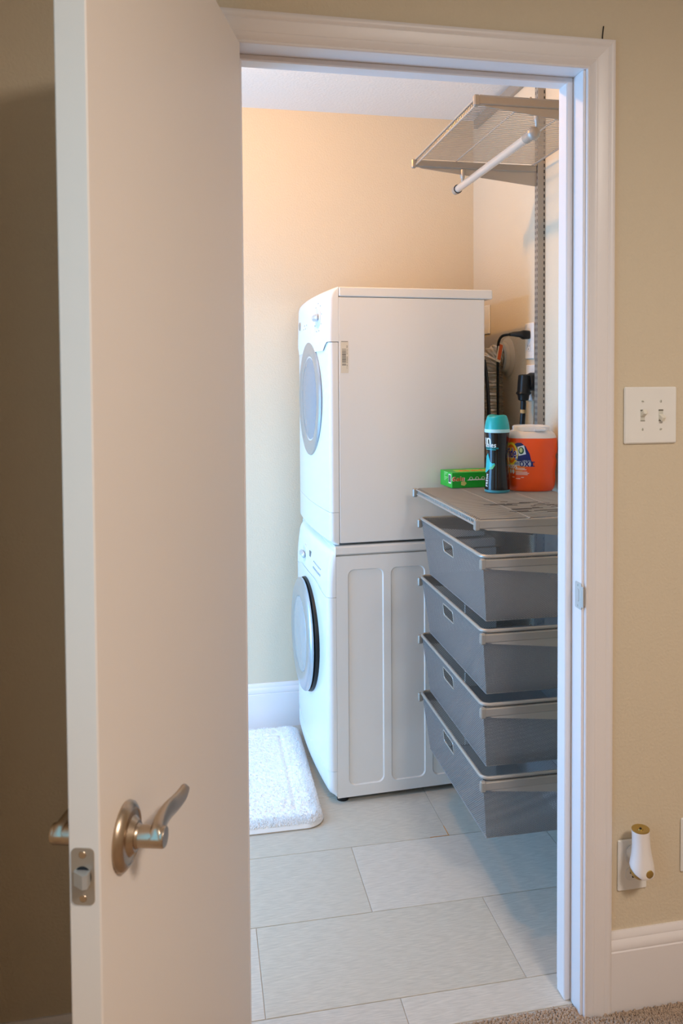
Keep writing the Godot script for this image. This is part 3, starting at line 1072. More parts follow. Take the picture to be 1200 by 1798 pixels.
	path = curve([Vector3(XW - 0.045, 1.335, -1.005), Vector3(XW - 0.046, 1.28, -1.008), Vector3(XW - 0.048, 1.22, -1.014), Vector3(XW - 0.052, 1.10, -1.03), Vector3(XW - 0.055, 0.9, -1.06)], 6)
	b = B.new()
	b.tube(path, 0.0092, 12)
	obj("cord", b, M.black, pc)
	b = B.new()
	b.tube([Vector3(XW - 0.0455, 1.297, -1.0068), Vector3(XW - 0.0460, 1.285, -1.0076)], 0.0100, 12)
	obj("tape_band", b, mat(Color(0.72, 0.60, 0.40), 0.6), pc)
	# another cord close behind the dryer
	b = B.new()
	b.tube(curve([Vector3(0.985, 1.47, -1.125), Vector3(0.992, 1.40, -1.115), Vector3(0.996, 1.28, -1.105), Vector3(1.000, 1.0, -1.10)], 8), 0.0065, 8)
	tag(obj("drain_hose", b, M.black), "black hose hanging close behind the dryer, left of the foil duct", "hose")
	vent()

func ring_x(x: float, y: float, z: float, hz: float, hy: float) -> Array:
	var r := []
	for k in 16:
		var a := TAU * k / 16
		r.append(Vector3(x, y + signf(sin(a)) * pow(absf(sin(a)), 0.6) * hy, z + signf(cos(a)) * pow(absf(cos(a)), 0.6) * hz))
	return r

func ring_y(y: float, x: float, z: float, hx: float, hz: float) -> Array:
	var r := []
	for k in 20:
		var a := TAU * k / 20
		r.append(Vector3(x + signf(cos(a)) * pow(absf(cos(a)), 0.65) * hx, y, z + signf(sin(a)) * pow(absf(sin(a)), 0.65) * hz))
	return r

func curve(pts: Array, per: int) -> Array:
	var out := []
	for i in pts.size() - 1:
		var a: Vector3 = pts[maxi(i - 1, 0)]
		var d: Vector3 = pts[mini(i + 2, pts.size() - 1)]
		for k in per: out.append((pts[i] as Vector3).cubic_interpolate(pts[i + 1], a, d, float(k) / per))
	out.append(pts[pts.size() - 1])
	return out

func plate_x(parent: Node3D, w: float, h: float) -> void:      # on a wall that looks to -x
	obj("plate", bx(Vector3(-0.006, -h / 2, -w / 2), Vector3(0, h / 2, w / 2), 0.0025), M.white, parent)

func receptacle_x(parent: Node3D, dy: float) -> void:
	var b := B.new()
	b.extrude(rrect(-0.017, dy - 0.014, 0.017, dy + 0.014, 0.009), 0.002, Transform3D(Basis(Vector3(0, 0, 1), Vector3(0, 1, 0), Vector3(-1, 0, 0)), Vector3(-0.0055, 0, 0)))
	var r := obj("receptacle", b, M.plastic, parent)
	b = B.new()
	for dz in [-0.0063, 0.0063]: b.box(Vector3(-0.0079, dy, dz - 0.001), Vector3(-0.007, dy + 0.008, dz + 0.001))
	b.box(Vector3(-0.0079, dy - 0.009, -0.002), Vector3(-0.007, dy - 0.005, 0.002))
	obj("slots", b, M.black, r)

func vent() -> void:
	var t := thing("vent_duct", "crinkled silver foil dryer duct bending down from a round white wall collar", "duct", Vector3(0, 0, 0))
	var b := B.new()
	var c := Vector3(XW, 1.483, -1.265)
	b.lathe([Vector2(0, 0), Vector2(0.074, 0), Vector2(0.073, 0.004), Vector2(0.064, 0.010), Vector2(0.056, 0.013), Vector2(0.054, 0.028), Vector2(0, 0.028)], 40, Transform3D(Basis(Vector3(0, 1, 0), Vector3(-1, 0, 0), Vector3(0, 0, 1)), c))
	obj("collar", b, mat(Color(0.86, 0.80, 0.70), 0.5), t)
	var pts := curve([c + Vector3(-0.008, 0, 0), c + Vector3(-0.028, 0.001, 0), c + Vector3(-0.058, -0.012, 0.0), c + Vector3(-0.073, -0.055, 0.0), c + Vector3(-0.075, -0.13, 0.006), c + Vector3(-0.073, -0.25, 0.012), c + Vector3(-0.070, -0.45, 0.012), c + Vector3(-0.07, -0.7, 0.012)], 22)
	var rr := []
	var acc := 0.0
	var rng := RandomNumberGenerator.new()
	rng.seed = 9
	for i in pts.size():
		if i > 0: acc += (pts[i] - pts[i - 1]).length()
		rr.append(0.0485 + 0.0032 * sin(acc / 0.0115 * TAU) + rng.randf_range(-0.0012, 0.0012))
	b = B.new()
	b.crease = 25.0
	b.tube(pts, rr, 30)
	for i in b.v.size():                          # crinkles
		var p := b.v[i]
		b.v[i] = p + Vector3(sin(p.y * 410.0 + p.z * 300.0), sin(p.z * 520.0 + p.x * 330.0), sin(p.x * 450.0 + p.y * 350.0)) * 0.0011
	obj("foil_hose", b, M.foil, t)
	b = B.new()                                   # clamp ring
	b.lathe([Vector2(0.052, 0.026), Vector2(0.0555, 0.026), Vector2(0.0555, 0.034), Vector2(0.052, 0.034), Vector2(0.052, 0.026)], 40, Transform3D(Basis(Vector3(0, 1, 0), Vector3(-1, 0, 0), Vector3(0, 0, 1)), c))
	obj("clamp", b, M.steel, t)

func bath_mat() -> void:
	var x0 := -0.14
	var x1 := 0.372
	var z0 := -1.60
	var z1 := -0.868
	var t := thing("bath_mat", "fluffy white bath mat lying on the tiles in front of the washing machine", "bath mat", Vector3(0, 0, 0))
	var bk := B.new()
	bk.extrude(rrect(x0 + 0.006, z0 + 0.006, x1 - 0.004, z1 - 0.003, 0.06, 8), 0.005, Transform3D(Basis(Vector3(1, 0, 0), Vector3(0, 0, 1), Vector3(0, 1, 0)), Vector3.ZERO))
	obj("backing", bk, mat(Color(0.86, 0.78, 0.70), 0.9), t)
	var n := FastNoiseLite.new()
	n.seed = 4
	n.frequency = 55.0
	n.fractal_octaves = 3
	var n2 := FastNoiseLite.new()
	n2.seed = 8
	n2.frequency = 14.0
	var h := func(x: float, z: float) -> float:
		var r := 0.062
		var dx := absf(x - (x0 + x1) * 0.5) - (x1 - x0) * 0.5 + r
		var dz := absf(z - (z0 + z1) * 0.5) - (z1 - z0) * 0.5 + r
		var sd := -(Vector2(maxf(dx, 0), maxf(dz, 0)).length() + minf(maxf(dx, dz), 0.0) - r)
		var e := clampf(sd / 0.024, 0.0, 1.0)
		var y := 0.004 + 0.021 * sqrt(maxf(0.0, 1.0 - (1.0 - e) * (1.0 - e)))
		var inner := absf(sd - 0.085)
		y -= 0.006 * exp(-inner * inner / 0.00004)
		return y + (n.get_noise_2d(x, z) * 0.0032 + n2.get_noise_2d(x, z) * 0.002) * e
	var nx := 150
	var nz := 210
	var b := B.new()
	b.crease = 89.0
	var grid := []
	for i in nx + 1:
		var col := PackedVector3Array()
		for j in nz + 1:
			var x := lerpf(x0, x1, float(i) / nx)
			var z := lerpf(z0, z1, float(j) / nz)
			# pull the square's corners onto the rounded outline
			var r := 0.062
			var qx := maxf(absf(x - (x0 + x1) * 0.5) - (x1 - x0) * 0.5 + r, 0.0)
			var qz := maxf(absf(z - (z0 + z1) * 0.5) - (z1 - z0) * 0.5 + r, 0.0)
			var q := Vector2(qx, qz)
			if q.length() > r:
				var s := r / q.length()
				x -= signf(x - (x0 + x1) * 0.5) * qx * (1.0 - s)
				z -= signf(z - (z0 + z1) * 0.5) * qz * (1.0 - s)
			col.push_back(Vector3(x, h.call(x, z), z))
		grid.append(col)
	for i in nx:
		for j in nz:
			b.quad(grid[i][j], grid[i][j + 1], grid[i + 1][j + 1], grid[i + 1][j])
	var pm := mat(Color(0.95, 0.945, 0.94), 1.0)
	stuff(obj("pile", b, pm, t))
	# loose tufts
	b = B.new()
	b.lathe([Vector2(0, -0.004), Vector2(0.0017, 0.0), Vector2(0.0015, 0.004), Vector2(0, 0.007)], 5)
	var mm := MultiMesh.new()
	mm.transform_format = MultiMesh.TRANSFORM_3D
	mm.mesh = b.mesh(pm)
	var rng := RandomNumberGenerator.new()
	rng.seed = 3
	mm.instance_count = 16000
	for i in 16000:
		var x := rng.randf_range(x0 + 0.004, x1 - 0.004)
		var z := rng.randf_range(z0 + 0.004, z1 - 0.004)
		if i % 3 == 0: x = x1 - 0.004 - absf(rng.randfn(0.0, 0.018))
		elif i % 3 == 1 : z = z1 - 0.004 - absf(rng.randfn(0.0, 0.018))
		var qx := maxf(absf(x - (x0 + x1) * 0.5) - (x1 - x0) * 0.5 + 0.062, 0.0)
		var qz := maxf(absf(z - (z0 + z1) * 0.5) - (z1 - z0) * 0.5 + 0.062, 0.0)
		if Vector2(qx, qz).length() > 0.060:
			x = (x0 + x1) * 0.5
			z = rng.randf_range(z0 + 0.01, z1 - 0.01)
		var bs := Basis(Vector3.UP, rng.randf() * TAU) * Basis(Vector3.RIGHT, rng.randf_range(-0.9, 0.9))
		mm.set_instance_transform(i, Transform3D(bs.scaled(Vector3.ONE * rng.randf_range(0.4, 0.75)), Vector3(x, h.call(x, z) + 0.001, z)))
	var o := MultiMeshInstance3D.new()
	o.name = "tufts"
	o.multimesh = mm
	stuff(o)
	t.add_child(o, true)

# ---------------------------------------------------------------- shelves, brackets, drawers
const ZN := -0.332         # near upright
const ZF := -0.940         # far upright
const XF := 0.690          # front of the shelves
const XU := 1.102          # front of the uprights

func bracket(called: String, label: String, category: String, group: String, at: Vector3, xfront: float) -> Node3D:
	var t := thing(called, label, category, at, group)         # origin: on the upright at the bracket's top
	var x := xfront - at.x
	var b := B.new()
	b.box(Vector3(x, -0.022, -0.006), Vector3(0.0, 0.0, 0.006), 0.0025)
	b.box(Vector3(x - 0.003, -0.026, -0.007), Vector3(x + 0.012, 0.002, 0.007), 0.003)
	obj("arm", b, M.elfa, t)
	b = B.new()
	b.extrude(PackedVector2Array([Vector2(x + 0.020, -0.0215), Vector2(x + 0.03, -0.026), Vector2(0.0, -0.068), Vector2(0.0, -0.0215)]), 0.0036, Transform3D(Basis(), Vector3(0, 0, -0.0018)))
	obj("web", b, M.elfa_light, t)
	for y in [-0.018, -0.052]: obj("hook", bx(Vector3(-0.002, y - 0.007, -0.0016), Vector3(0.009, y + 0.007, 0.0016), 0.0005), M.elfa, t)
	return t

func wire_shelf(label: String, y: float) -> Node3D:
	var t := thing("wire_shelf", label, "shelf", Vector3(0, y, 0))
	var n := 48
	for k in n:
		var z := lerpf(ZF + 0.006, ZN - 0.006, float(k) / (n - 1))
		var b := B.new()
		b.tube([Vector3(1.090, 0.0, z), Vector3(XF + 0.004, 0.0, z), Vector3(XF, -0.004, z), Vector3(XF, -0.018, z)], 0.00125, 6)
		obj("wire", b, M.elfa_light, t)
	for q in [[XF - 0.0005, -0.019, 0.0030], [XF - 0.0036, -0.004, 0.0022], [0.825, -0.0018, 0.0026], [0.960, -0.0018, 0.0026], [1.088, -0.0030, 0.0032]]:
		var b := B.new()
		b.tube([Vector3(q[0], q[1], ZF - 0.004), Vector3(q[0], q[1], ZN + 0.004)], q[2], 8)
		obj("rail" if q[0] < 0.7 else "cross_rod", b, M.elfa_light, t)
	return t

func strand_panel(b: B, p: Array, hole: Array, pitch: float, w: float, th: float) -> void:
	# crossing diagonal strands that fill a flat four-cornered panel; p runs round it, p[0] -> p[1] is the x direction
	var o: Vector3 = p[0]
	var ex: Vector3 = (p[1] - p[0]).normalized()
	var n: Vector3 = ex.cross(p[3] - p[0]).normalized()
	var ey := n.cross(ex)
	var poly := PackedVector2Array()
	for q in p: poly.push_back(Vector2((q - o).dot(ex), (q - o).dot(ey)))
	if Geometry2D.is_polygon_clockwise(poly): poly.reverse()
	for dirn in [Vector2(0.82, 0.57), Vector2(0.82, -0.57)]:
		var d: Vector2 = dirn.normalized()
		var s := Vector2(-d.y, d.x)
		var lo := 1e9
		var hi := -1e9
		for q in poly:
			lo = minf(lo, q.dot(s))
			hi = maxf(hi, q.dot(s))
		var c := floorf(lo / pitch) * pitch + pitch * 0.5
		while c < hi:
			var t0 := -1e9
			var t1 := 1e9
			for i in poly.size():
				var a := poly[i]
				var e := poly[(i + 1) % poly.size()] - a
				var inn := Vector2(-e.y, e.x)
				var den := inn.dot(d)
				var num := inn.dot(a - s * c)
				if absf(den) < 1e-9:
					if num > 0.0: t1 = -1e9
				elif den > 0.0: t0 = maxf(t0, num / den)
				else: t1 = minf(t1, num / den)
			if t1 - t0 > 0.001:
				var runs := [[t0, t1]]
				if hole:
					var h0 := -1e9
					var h1 := 1e9
					for ax in 2:
						var q: float = (s * c)[ax]
						var lo2: float = hole[ax]
						var hi2: float = hole[ax + 2]
						var ta := (lo2 - q) / d[ax]
						var tb := (hi2 - q) / d[ax]
						h0 = maxf(h0, minf(ta, tb))
						h1 = minf(h1, maxf(ta, tb))
					if h1 > h0: runs = [[t0, minf(t1, h0)], [maxf(t0, h1), t1]]
				for r in runs:
					if r[1] - r[0] < 0.001: continue
					var a: Vector2 = s * c + d * r[0]
					var e: Vector2 = s * c + d * r[1]
					var q := []
					for pt in [a, e]:
						for m in [[-1, -1], [1, -1], [1, 1], [-1, 1]]:
							var pp: Vector2 = pt + s * w * 0.5 * m[0]
							q.append(o + ex * pp.x + ey * pp.y + n * th * 0.5 * m[1])
					for k in 4:
						var j := (k + 1) % 4
						b.quad(q[k], q[4 + k], q[4 + j], q[j])
			c += pitch

func mesh_drawer(label: String, at: Vector3) -> Node3D:
	# origin: the middle of the rim's front edge, at rim height; x goes to the wall
	var t := thing("mesh_drawer", label, "drawer", at, "wire mesh drawers")
	var hz := 0.300
	var dx := 0.398
	var rim := []
	for q in rrect(0.004, -hz, dx, hz, 0.022, 6): rim.append(Vector3(q.x, 0.0, q.y))
	rim.append(rim[0])
	rim.append(rim[1])
	var b := B.new()
	b.tube(rim, 0.0048, 8, false)
	obj("rim", b, M.elfa_light, t)
	var y0 := -0.176
	var T := [Vector3(0.006, -0.003, hz - 0.006), Vector3(0.006, -0.003, -hz + 0.006), Vector3(dx - 0.004, -0.003, -hz + 0.006), Vector3(dx - 0.004, -0.003, hz - 0.006)]
	var D := [Vector3(0.026, y0, hz - 0.034), Vector3(0.026, y0, -hz + 0.034), Vector3(dx - 0.022, y0, -hz + 0.034), Vector3(dx - 0.022, y0, hz - 0.034)]
	b = B.new()
	b.flat = true
	var fw := 2.0 * hz - 0.068
	var zc := 0.015                                # slot, measured along the bottom edge of the front
	var hx := fw * 0.5 + zc
	strand_panel(b, [D[0], D[1], T[1], T[0]], [hx - 0.047, 0.118, hx + 0.047, 0.150], 0.0046, 0.0014, 0.0007)
	strand_panel(b, [D[1], D[2], T[2], T[1]], [], 0.0046, 0.0014, 0.0007)
	strand_panel(b, [D[2], D[3], T[3], T[2]], [], 0.0046, 0.0014, 0.0007)
	strand_panel(b, [D[3], D[0], T[0], T[3]], [], 0.0046, 0.0014, 0.0007)
	strand_panel(b, [D[0], D[3], D[2], D[1]], [], 0.0046, 0.0014, 0.0007)
	stuff(obj("mesh_basket", b, M.mesh, t))
	b = B.new()                                   # welded frames: bottom edge and corners
	var bot := []
	for k in 6: bot.append(D[k % 4])
	for k in 4:
		b.tube([D[k], D[(k + 1) % 4]], 0.0013, 6)
	obj("bottom_wire", b, M.mesh, t)
	# frame of the pull slot in the front
	var ex: Vector3 = (D[1] - D[0]).normalized()
	var n: Vector3 = ex.cross(T[0] - D[0]).normalized()
	var ey := n.cross(ex)
	var fr := []
	for q in rrect(hx - 0.049, 0.116, hx + 0.049, 0.152, 0.008, 4): fr.append(D[0] + ex * q.x + ey * q.y)
	fr.append(fr[0])
	fr.append(fr[1])
	b = B.new()
	b.tube(fr, 0.0022, 8, false)
	obj("pull_slot", b, M.elfa_light, t)
	return t

func storage() -> void:
	# wall track and uprights
	var b := B.new()
	b.box(Vector3(XW - 0.016, 2.424, ZB + 0.05), Vector3(XW, 2.462, -0.16), 0.002)
	tag(obj("wall_track", b, M.elfa), "grey steel hanging track along the right wall under the ceiling", "rail")
	for z in [ZF, ZN]:
		var far: bool = z == ZF
		var t := thing("slotted_upright", "slotted grey steel upright on the right wall, behind the drawers and orange tub" if far else "slotted grey steel upright by the door wall, carrying the near bracket ends", "upright", Vector3(XU, 0, z), "uprights")
		b = B.new()
		var pl := PackedVector2Array([Vector2(0, -0.0125), Vector2(XW - XU, -0.0125), Vector2(XW - XU, -0.0105), Vector2(0.002, -0.0105), Vector2(0.002, 0.0105), Vector2(XW - XU, 0.0105), Vector2(XW - XU, 0.0125), Vector2(0, 0.0125)])
		b.extrude(pl, 2.135, Transform3D(Basis(Vector3(1, 0, 0), Vector3(0, 0, 1), Vector3(0, 1, 0)), Vector3(0, 0.32, 0)))
		obj("channel", b, M.elfa, t)
		b = B.new()
		for k in 105:
			for s in [-1, 1]:
				b.box(Vector3(-0.0003, 0.34 + k * 0.020, s * 0.0065 - 0.0016), Vector3(0.0009, 0.34 + k * 0.020 + 0.010, s * 0.0065 + 0.0016))
		for k in 105: b.box(Vector3(XW - XU - 0.0065, 0.34 + k * 0.020, 0.0122), Vector3(XW - XU - 0.003, 0.34 + k * 0.020 + 0.011, 0.0128))
		b.flat = true
		stuff(obj("slots", b, M.black, t))
	# upper shelf, its brackets and the clothes rod
	wire_shelf("upper grey wire shelf high on the right wall under the ceiling", 2.110)
	var low := wire_shelf("lower grey wire shelf holding the box, bottle and orange tub", 1.048)
	var rng := RandomNumberGenerator.new()
	rng.seed = 17
	b = B.new()                                   # dark dried spill on the wires near the doorway end
	for k in 30:
		var w := 27 + int(rng.randf() * 18)
		var z := lerpf(ZF + 0.006, ZN - 0.006, float(w) / 47.0)
		var xc := 0.80 + rng.randf() * 0.24
		var hl := rng.randf_range(0.006, 0.035)
		b.tube([Vector3(xc - hl, 0.0003, z), Vector3(xc + hl, 0.0003, z)], 0.00133, 5)
	stuff(obj("spill_stain", b, mat(Color(0.33, 0.29, 0.26), 0.7), low))
	var sb := bracket("shelf_bracket", "grey steel bracket under the upper wire shelf's end nearest the doorway", "bracket", "shelf brackets", Vector3(XU, 2.106, ZN), XF - 0.012)
	dup(sb, "grey steel bracket under the upper wire shelf's far end, above the dryer", Vector3(XU, 2.106, ZF))
	dup(sb, "grey steel bracket under the lower wire shelf's end nearest the doorway", Vector3(XU, 1.046, ZN))
	dup(sb, "grey steel bracket under the lower wire shelf's far end, against the dryer side", Vector3(XU, 1.046, ZF))
	var ys := [0.951, 0.760, 0.569, 0.378]
	var nm := ["topmost", "second from top", "third from top", "lowest"]
	var db: Node3D = null
	var dr: Node3D = null
	for i in 4:
		for z in [ZN, ZF]:
			var lb: String = "grey steel bracket carrying the %s end of the %s mesh drawer" % ["near" if z == ZN else "far", nm[i]]
			var at := Vector3(XU, ys[i] - 0.006, z)
			if db == null: db = bracket("drawer_bracket", lb, "bracket", "drawer brackets", at, XF + 0.004)
			else: dup(db, lb, at)
		var ld: String = ["grey wire mesh drawer just under the lower wire shelf, topmost of the four", "grey wire mesh drawer, second from the top of the four", "grey wire mesh drawer, third from the top of the four", "grey wire mesh drawer nearest the tile floor, lowest of the four"][i]
		var ad := Vector3(XF + 0.006, ys[i], (ZN + ZF) * 0.5)
		if dr == null: dr = mesh_drawer(ld, ad)
		else: dup(dr, ld, ad)
	# clothes rod
	var t := thing("clothes_rod", "pale clothes rod with a ball end hanging under the upper wire shelf", "clothes rod", Vector3(0.845, 2.030, 0))
	b = B.new()
	b.tube([Vector3(0, 0, -1.005), Vector3(0, 0, -0.375)], 0.0118, 20)
	obj("rod", b, M.rod, t)
	b = B.new()
	b.tube([Vector3(0, 0, -0.405), Vector3(0, 0, -0.372)], 0.0135, 20)
	obj("collar", b, M.elfa_light, t)
	b = B.new()
	var pr := []
	for k in 13: pr.append(Vector2(0.0175 * sin(PI * k / 12), -0.0175 * cos(PI * k / 12)))
	b.lathe(pr, 24, Transform3D(Basis(), Vector3(0, 0, -0.360)))
	obj("ball_end", b, M.elfa_light, t)
	b = B.new()
	b.tube([Vector3(0, 0, -1.010), Vector3(0, 0, -0.985)], 0.0142, 20)
	obj("end_cap", b, M.elfa_light, t)
	b = B.new()
	b.tube([Vector3(0, 0, -0.9845), Vector3(0, 0, -0.9825)], 0.0146, 20)
	obj("gasket", b, M.black, t)
	for z in [ZN - 0.012, ZF - 0.004]:
		b = B.new()
		b.crease = 50.0
		var pts := curve([Vector3(0.002, 0.052, z), Vector3(0.002, 0.030, z), Vector3(0.004, 0.016, z - 0.006), Vector3(0.002, 0.008, z - 0.012)], 5)
		b.tube(pts, [0.0105, 0.0105, 0.0105, 0.0104, 0.0102, 0.0100, 0.0095, 0.0068, 0.0066, 0.0064, 0.0062, 0.006, 0.006, 0.006, 0.006, 0.006].slice(0, pts.size()), 12, true, 0.75)
		obj("hanger", b, M.elfa_light, t)

# ---------------------------------------------------------------- on the lower shelf
func bottles() -> void:
	var top := 1.0505
	# ---- green box of dryer sheets
	var yaw := 0.06
	var t := thing("dryer_sheet_box", "green carton of dryer sheets with orange lettering on the lower wire shelf", "carton", Vector3(0.7935, top, -0.893))
	t.rotation.y = yaw
	var green := mat(Color(0.12, 0.70, 0.20), 0.4)
	var L := 0.17
	var H := 0.050
	var D := 0.108
	obj("carton", bx(Vector3(0, 0, -D), Vector3(L, H, 0), 0.0012), green, t)
	var orange := mat(Color(0.93, 0.42, 0.16), 0.5)
	var wh := mat(Color(0.93, 0.94, 0.90), 0.5)
	letters("Gain", 0.0150, flat_on(Vector3(0.022, 0.029, 0.0002), Vector3.RIGHT, Vector3.UP), wh, t, true, "lettering_edge", 0.0003, 1.06, 0.15)
	letters("Gain", 0.0135, flat_on(Vector3(0.022, 0.029, 0.0006), Vector3.RIGHT, Vector3.UP), orange, t, true, "lettering", 0.0003, 1.0, 0.15)
	var b := B.new()
	for k in 5:
		var a := TAU * k / 5.0
		b.v.append_array(decal_mesh(ellipse(0.040 + cos(a) * 0.005, 0.0145 + sin(a) * 0.004, 0.005, 0.004, 14), flat_on(Vector3.ZERO, Vector3.RIGHT, Vector3.UP), 0.0004 + k * 0.00005, 0.004).v)
	obj("flower_print", b, mat(Color(0.85, 0.86, 0.50), 0.5), t)
	b = B.new()
	b.v.append_array(decal_mesh(PackedVector2Array([Vector2(0.052, 0.0235), Vector2(0.166, 0.0235), Vector2(0.166, 0.0275), Vector2(0.058, 0.0275)]), flat_on(Vector3.ZERO, Vector3.RIGHT, Vector3.UP), 0.0004, 0.02).v)
	for k in 3: b.v.append_array(decal_mesh(ellipse(0.066 + k * 0.021, 0.029, 0.0062, 0.0062, 16), flat_on(Vector3.ZERO, Vector3.RIGHT, Vector3.UP), 0.0003, 0.006).v)
	obj("white_print", b, wh, t)
	b = B.new()
	for k in 3: b.v.append_array(decal_mesh(ellipse(0.066 + k * 0.021, 0.0302, 0.0037, 0.0034, 14), flat_on(Vector3.ZERO, Vector3.RIGHT, Vector3.UP), 0.0008, 0.006).v)
	obj("window_print", b, green, t)
	# lid print and the end with its code bars
	b = B.new()
	b.v.append_array(decal_mesh(PackedVector2Array([Vector2(0.03, -0.075), Vector2(0.165, -0.075), Vector2(0.165, -0.012), Vector2(0.02, -0.012)]), flat_on(Vector3(0, H, 0), Vector3.RIGHT, Vector3.BACK * -1.0), 0.0003, 0.03).v)
	for i in b.v.size(): b.v[i].z = -b.v[i].z if b.v[i].z > 0.0 else b.v[i].z
	b.fix_towards(0, Vector3.UP)
	obj("lid_print", b, mat(Color(0.62, 0.80, 0.20), 0.45), t)
	letters("Gain", 0.034, flat_on(Vector3(0.10, H + 0.0005, -0.044), Vector3.RIGHT, Vector3.FORWARD), orange, t, true, "lid_lettering", 0.0003, 1.2, 0.1)
	b = B.new()
	b.box(Vector3(-0.0004, 0.014, -0.030), Vector3(0.001, 0.044, -0.008))
	var code := obj("barcode_panel", b, wh, t)
	b = B.new()
	for k in 9: b.box(Vector3(-0.0007, 0.018, -0.028 + k * 0.0021), Vector3(0.0, 0.041, -0.028 + k * 0.0021 + 0.0008 + 0.0004 * (k % 2)))
	stuff_obj("bars", b, M.black, code)
	b = B.new()
	for k in 6: b.box(Vector3(-0.0005, 0.020 + k * 0.005, -0.070), Vector3(0.0, 0.0225 + k * 0.005, -0.070 + 0.012 + 0.010 * ((k * 7) % 3)))
	stuff_obj("printed_text", b, mat(Color(0.6, 0.85, 0.55), 0.5), code)
	# ---- teal-capped bottle
	t = thing("scent_booster_bottle", "waisted black bottle with a teal cap on the lower shelf, left of the orange tub", "bottle", Vector3(0.907, top, -0.786))
	var prof := [Vector2(0.0355, 0.0), Vector2(0.0385, 0.002), Vector2(0.0390, 0.008), Vector2(0.0382, 0.03), Vector2(0.0360, 0.055), Vector2(0.0335, 0.085), Vector2(0.0322, 0.110), Vector2(0.0328, 0.130), Vector2(0.0350, 0.155), Vector2(0.0372, 0.175), Vector2(0.0382, 0.188)]
	var body := []
	for p in prof: body.append(p)
	var rad := func(y: float) -> float:
		for i in prof.size() - 1:
			if y <= prof[i + 1].y: return lerpf(prof[i].x, prof[i + 1].x, clampf((y - prof[i].y) / (prof[i + 1].y - prof[i].y), 0, 1))
		return prof[prof.size() - 1].x
	b = B.new()
	b.lathe([Vector2(0, 0.009)] + body.slice(2) + [Vector2(0, 0.188)], 48)
	obj("bottle_body", b, mat(Color(0.055, 0.045, 0.05), 0.12), t)
	var teal := mat(Color(0.10, 0.66, 0.66), 0.25)
	b = B.new()
	b.lathe([Vector2(0, 0), Vector2(0.0355, 0.0), Vector2(0.0390, 0.002), Vector2(0.0394, 0.0088), Vector2(0, 0.009)], 48)
	obj("base_ring", b, mat(Color(0.25, 0.55, 0.58), 0.3), t)
	b = B.new()
	b.lathe([Vector2(0, 0.186), Vector2(0.0385, 0.186), Vector2(0.0393, 0.190), Vector2(0.0388, 0.1965), Vector2(0, 0.197)], 48)
	obj("collar", b, mat(Color(0.72, 0.90, 0.90), 0.3), t)
	b = B.new()
	var rings := []
	for q in [[0.0385, 0.1965], [0.0380, 0.204], [0.0358, 0.217], [0.0326, 0.2295], [0.0305, 0.2350], [0.0288, 0.2375], [0.0262, 0.2386], [0.0180, 0.2372], [0.0, 0.2360]]:
		var ring := []
		for k in 40:
			var a := TAU * k / 40
			var dipc := 0.0045 * cos(a * 2.0 + 0.7) * clampf((q[1] - 0.222) / 0.015, 0.0, 1.0) * (1.0 if q[0] > 0.001 else 0.0)
			ring.append(Vector3(cos(a) * maxf(q[0], 0.0005), q[1] - dipc * 0.6, sin(a) * maxf(q[0], 0.0005)))
		rings.append(ring)
	b.crease = 60.0
	b.loft(rings)
	obj("cap", b, teal, t)
	# print, wrapped round the bottle; angle 0 looks to the camera, negative to the left
	var face := atan2(0.36, 0.93)                 # turn of the camera's side, from +z towards -x
	var wrap := func(p: Vector2, h: float) -> Vector3:
		var r: float = rad.call(p.y) + 0.0003 + h
		var a := p.x / 0.036 - face
		return Vector3(sin(a) * r, p.y, cos(a) * r)
	var shift := func(dx: float, dy: float) -> Callable: return func(p: Vector2, h: float) -> Vector3: return wrap.call(p + Vector2(dx, dy), h)
	letters("un", 0.026, shift.call(-0.040, 0.162), wh, t, true, "lettering", 0.0003, 1.0)
	letters("stopables", 0.0135, shift.call(-0.044, 0.147), wh, t, true, "lettering", 0.0003, 1.0, 0.1)
	letters("IN-WASH SCENT BOOSTER", 0.0045, shift.call(-0.032, 0.138), teal, t, true, "small_lettering", 0.0003, 1.0)
	obj("teal_print", decal_mesh(PackedVector2Array([Vector2(-0.05, 0.1325), Vector2(-0.004, 0.1325), Vector2(-0.004, 0.1345), Vector2(-0.05, 0.1345)]), wrap, 0.0002, 0.004), teal, t)
	var splash := PackedVector2Array([Vector2(-0.060, 0.060), Vector2(-0.040, 0.062), Vector2(-0.028, 0.072), Vector2(-0.014, 0.074), Vector2(-0.006, 0.086), Vector2(-0.008, 0.092), Vector2(-0.016, 0.091), Vector2(-0.024, 0.096), Vector2(-0.030, 0.108), Vector2(-0.036, 0.122), Vector2(-0.044, 0.114), Vector2(-0.060, 0.112)])
	obj("splash_print", decal_mesh(splash, wrap, 0.0002, 0.004), mat(Color(0.15, 0.72, 0.74), 0.3), t)
	obj("swirl_print", decal_mesh(PackedVector2Array([Vector2(-0.026, 0.072), Vector2(-0.014, 0.074), Vector2(-0.006, 0.086), Vector2(-0.010, 0.090), Vector2(-0.016, 0.082), Vector2(-0.026, 0.080)]), wrap, 0.0005, 0.004), mat(Color(0.35, 0.70, 0.45), 0.3), t)
	letters("FRESH", 0.010, func(p: Vector2, h: float) -> Vector3: return wrap.call(Vector2(-p.y - 0.034, p.x + 0.038), h), wh, t, true, "upright_lettering", 0.0003, 1.0)
	# ---- orange tub
	t = thing("detergent_tub", "big orange detergent tub with a white lid, right end of the lower shelf", "tub", Vector3(1.030, top, -0.812))
	var sec := func(a: float, hx: float, hz: float) -> Vector3:
		var c := cos(a)
		var s := sin(a)
		return Vector3(signf(s) * pow(absf(s), 0.78) * hx, 0, signf(c) * pow(absf(c), 0.78) * hz)
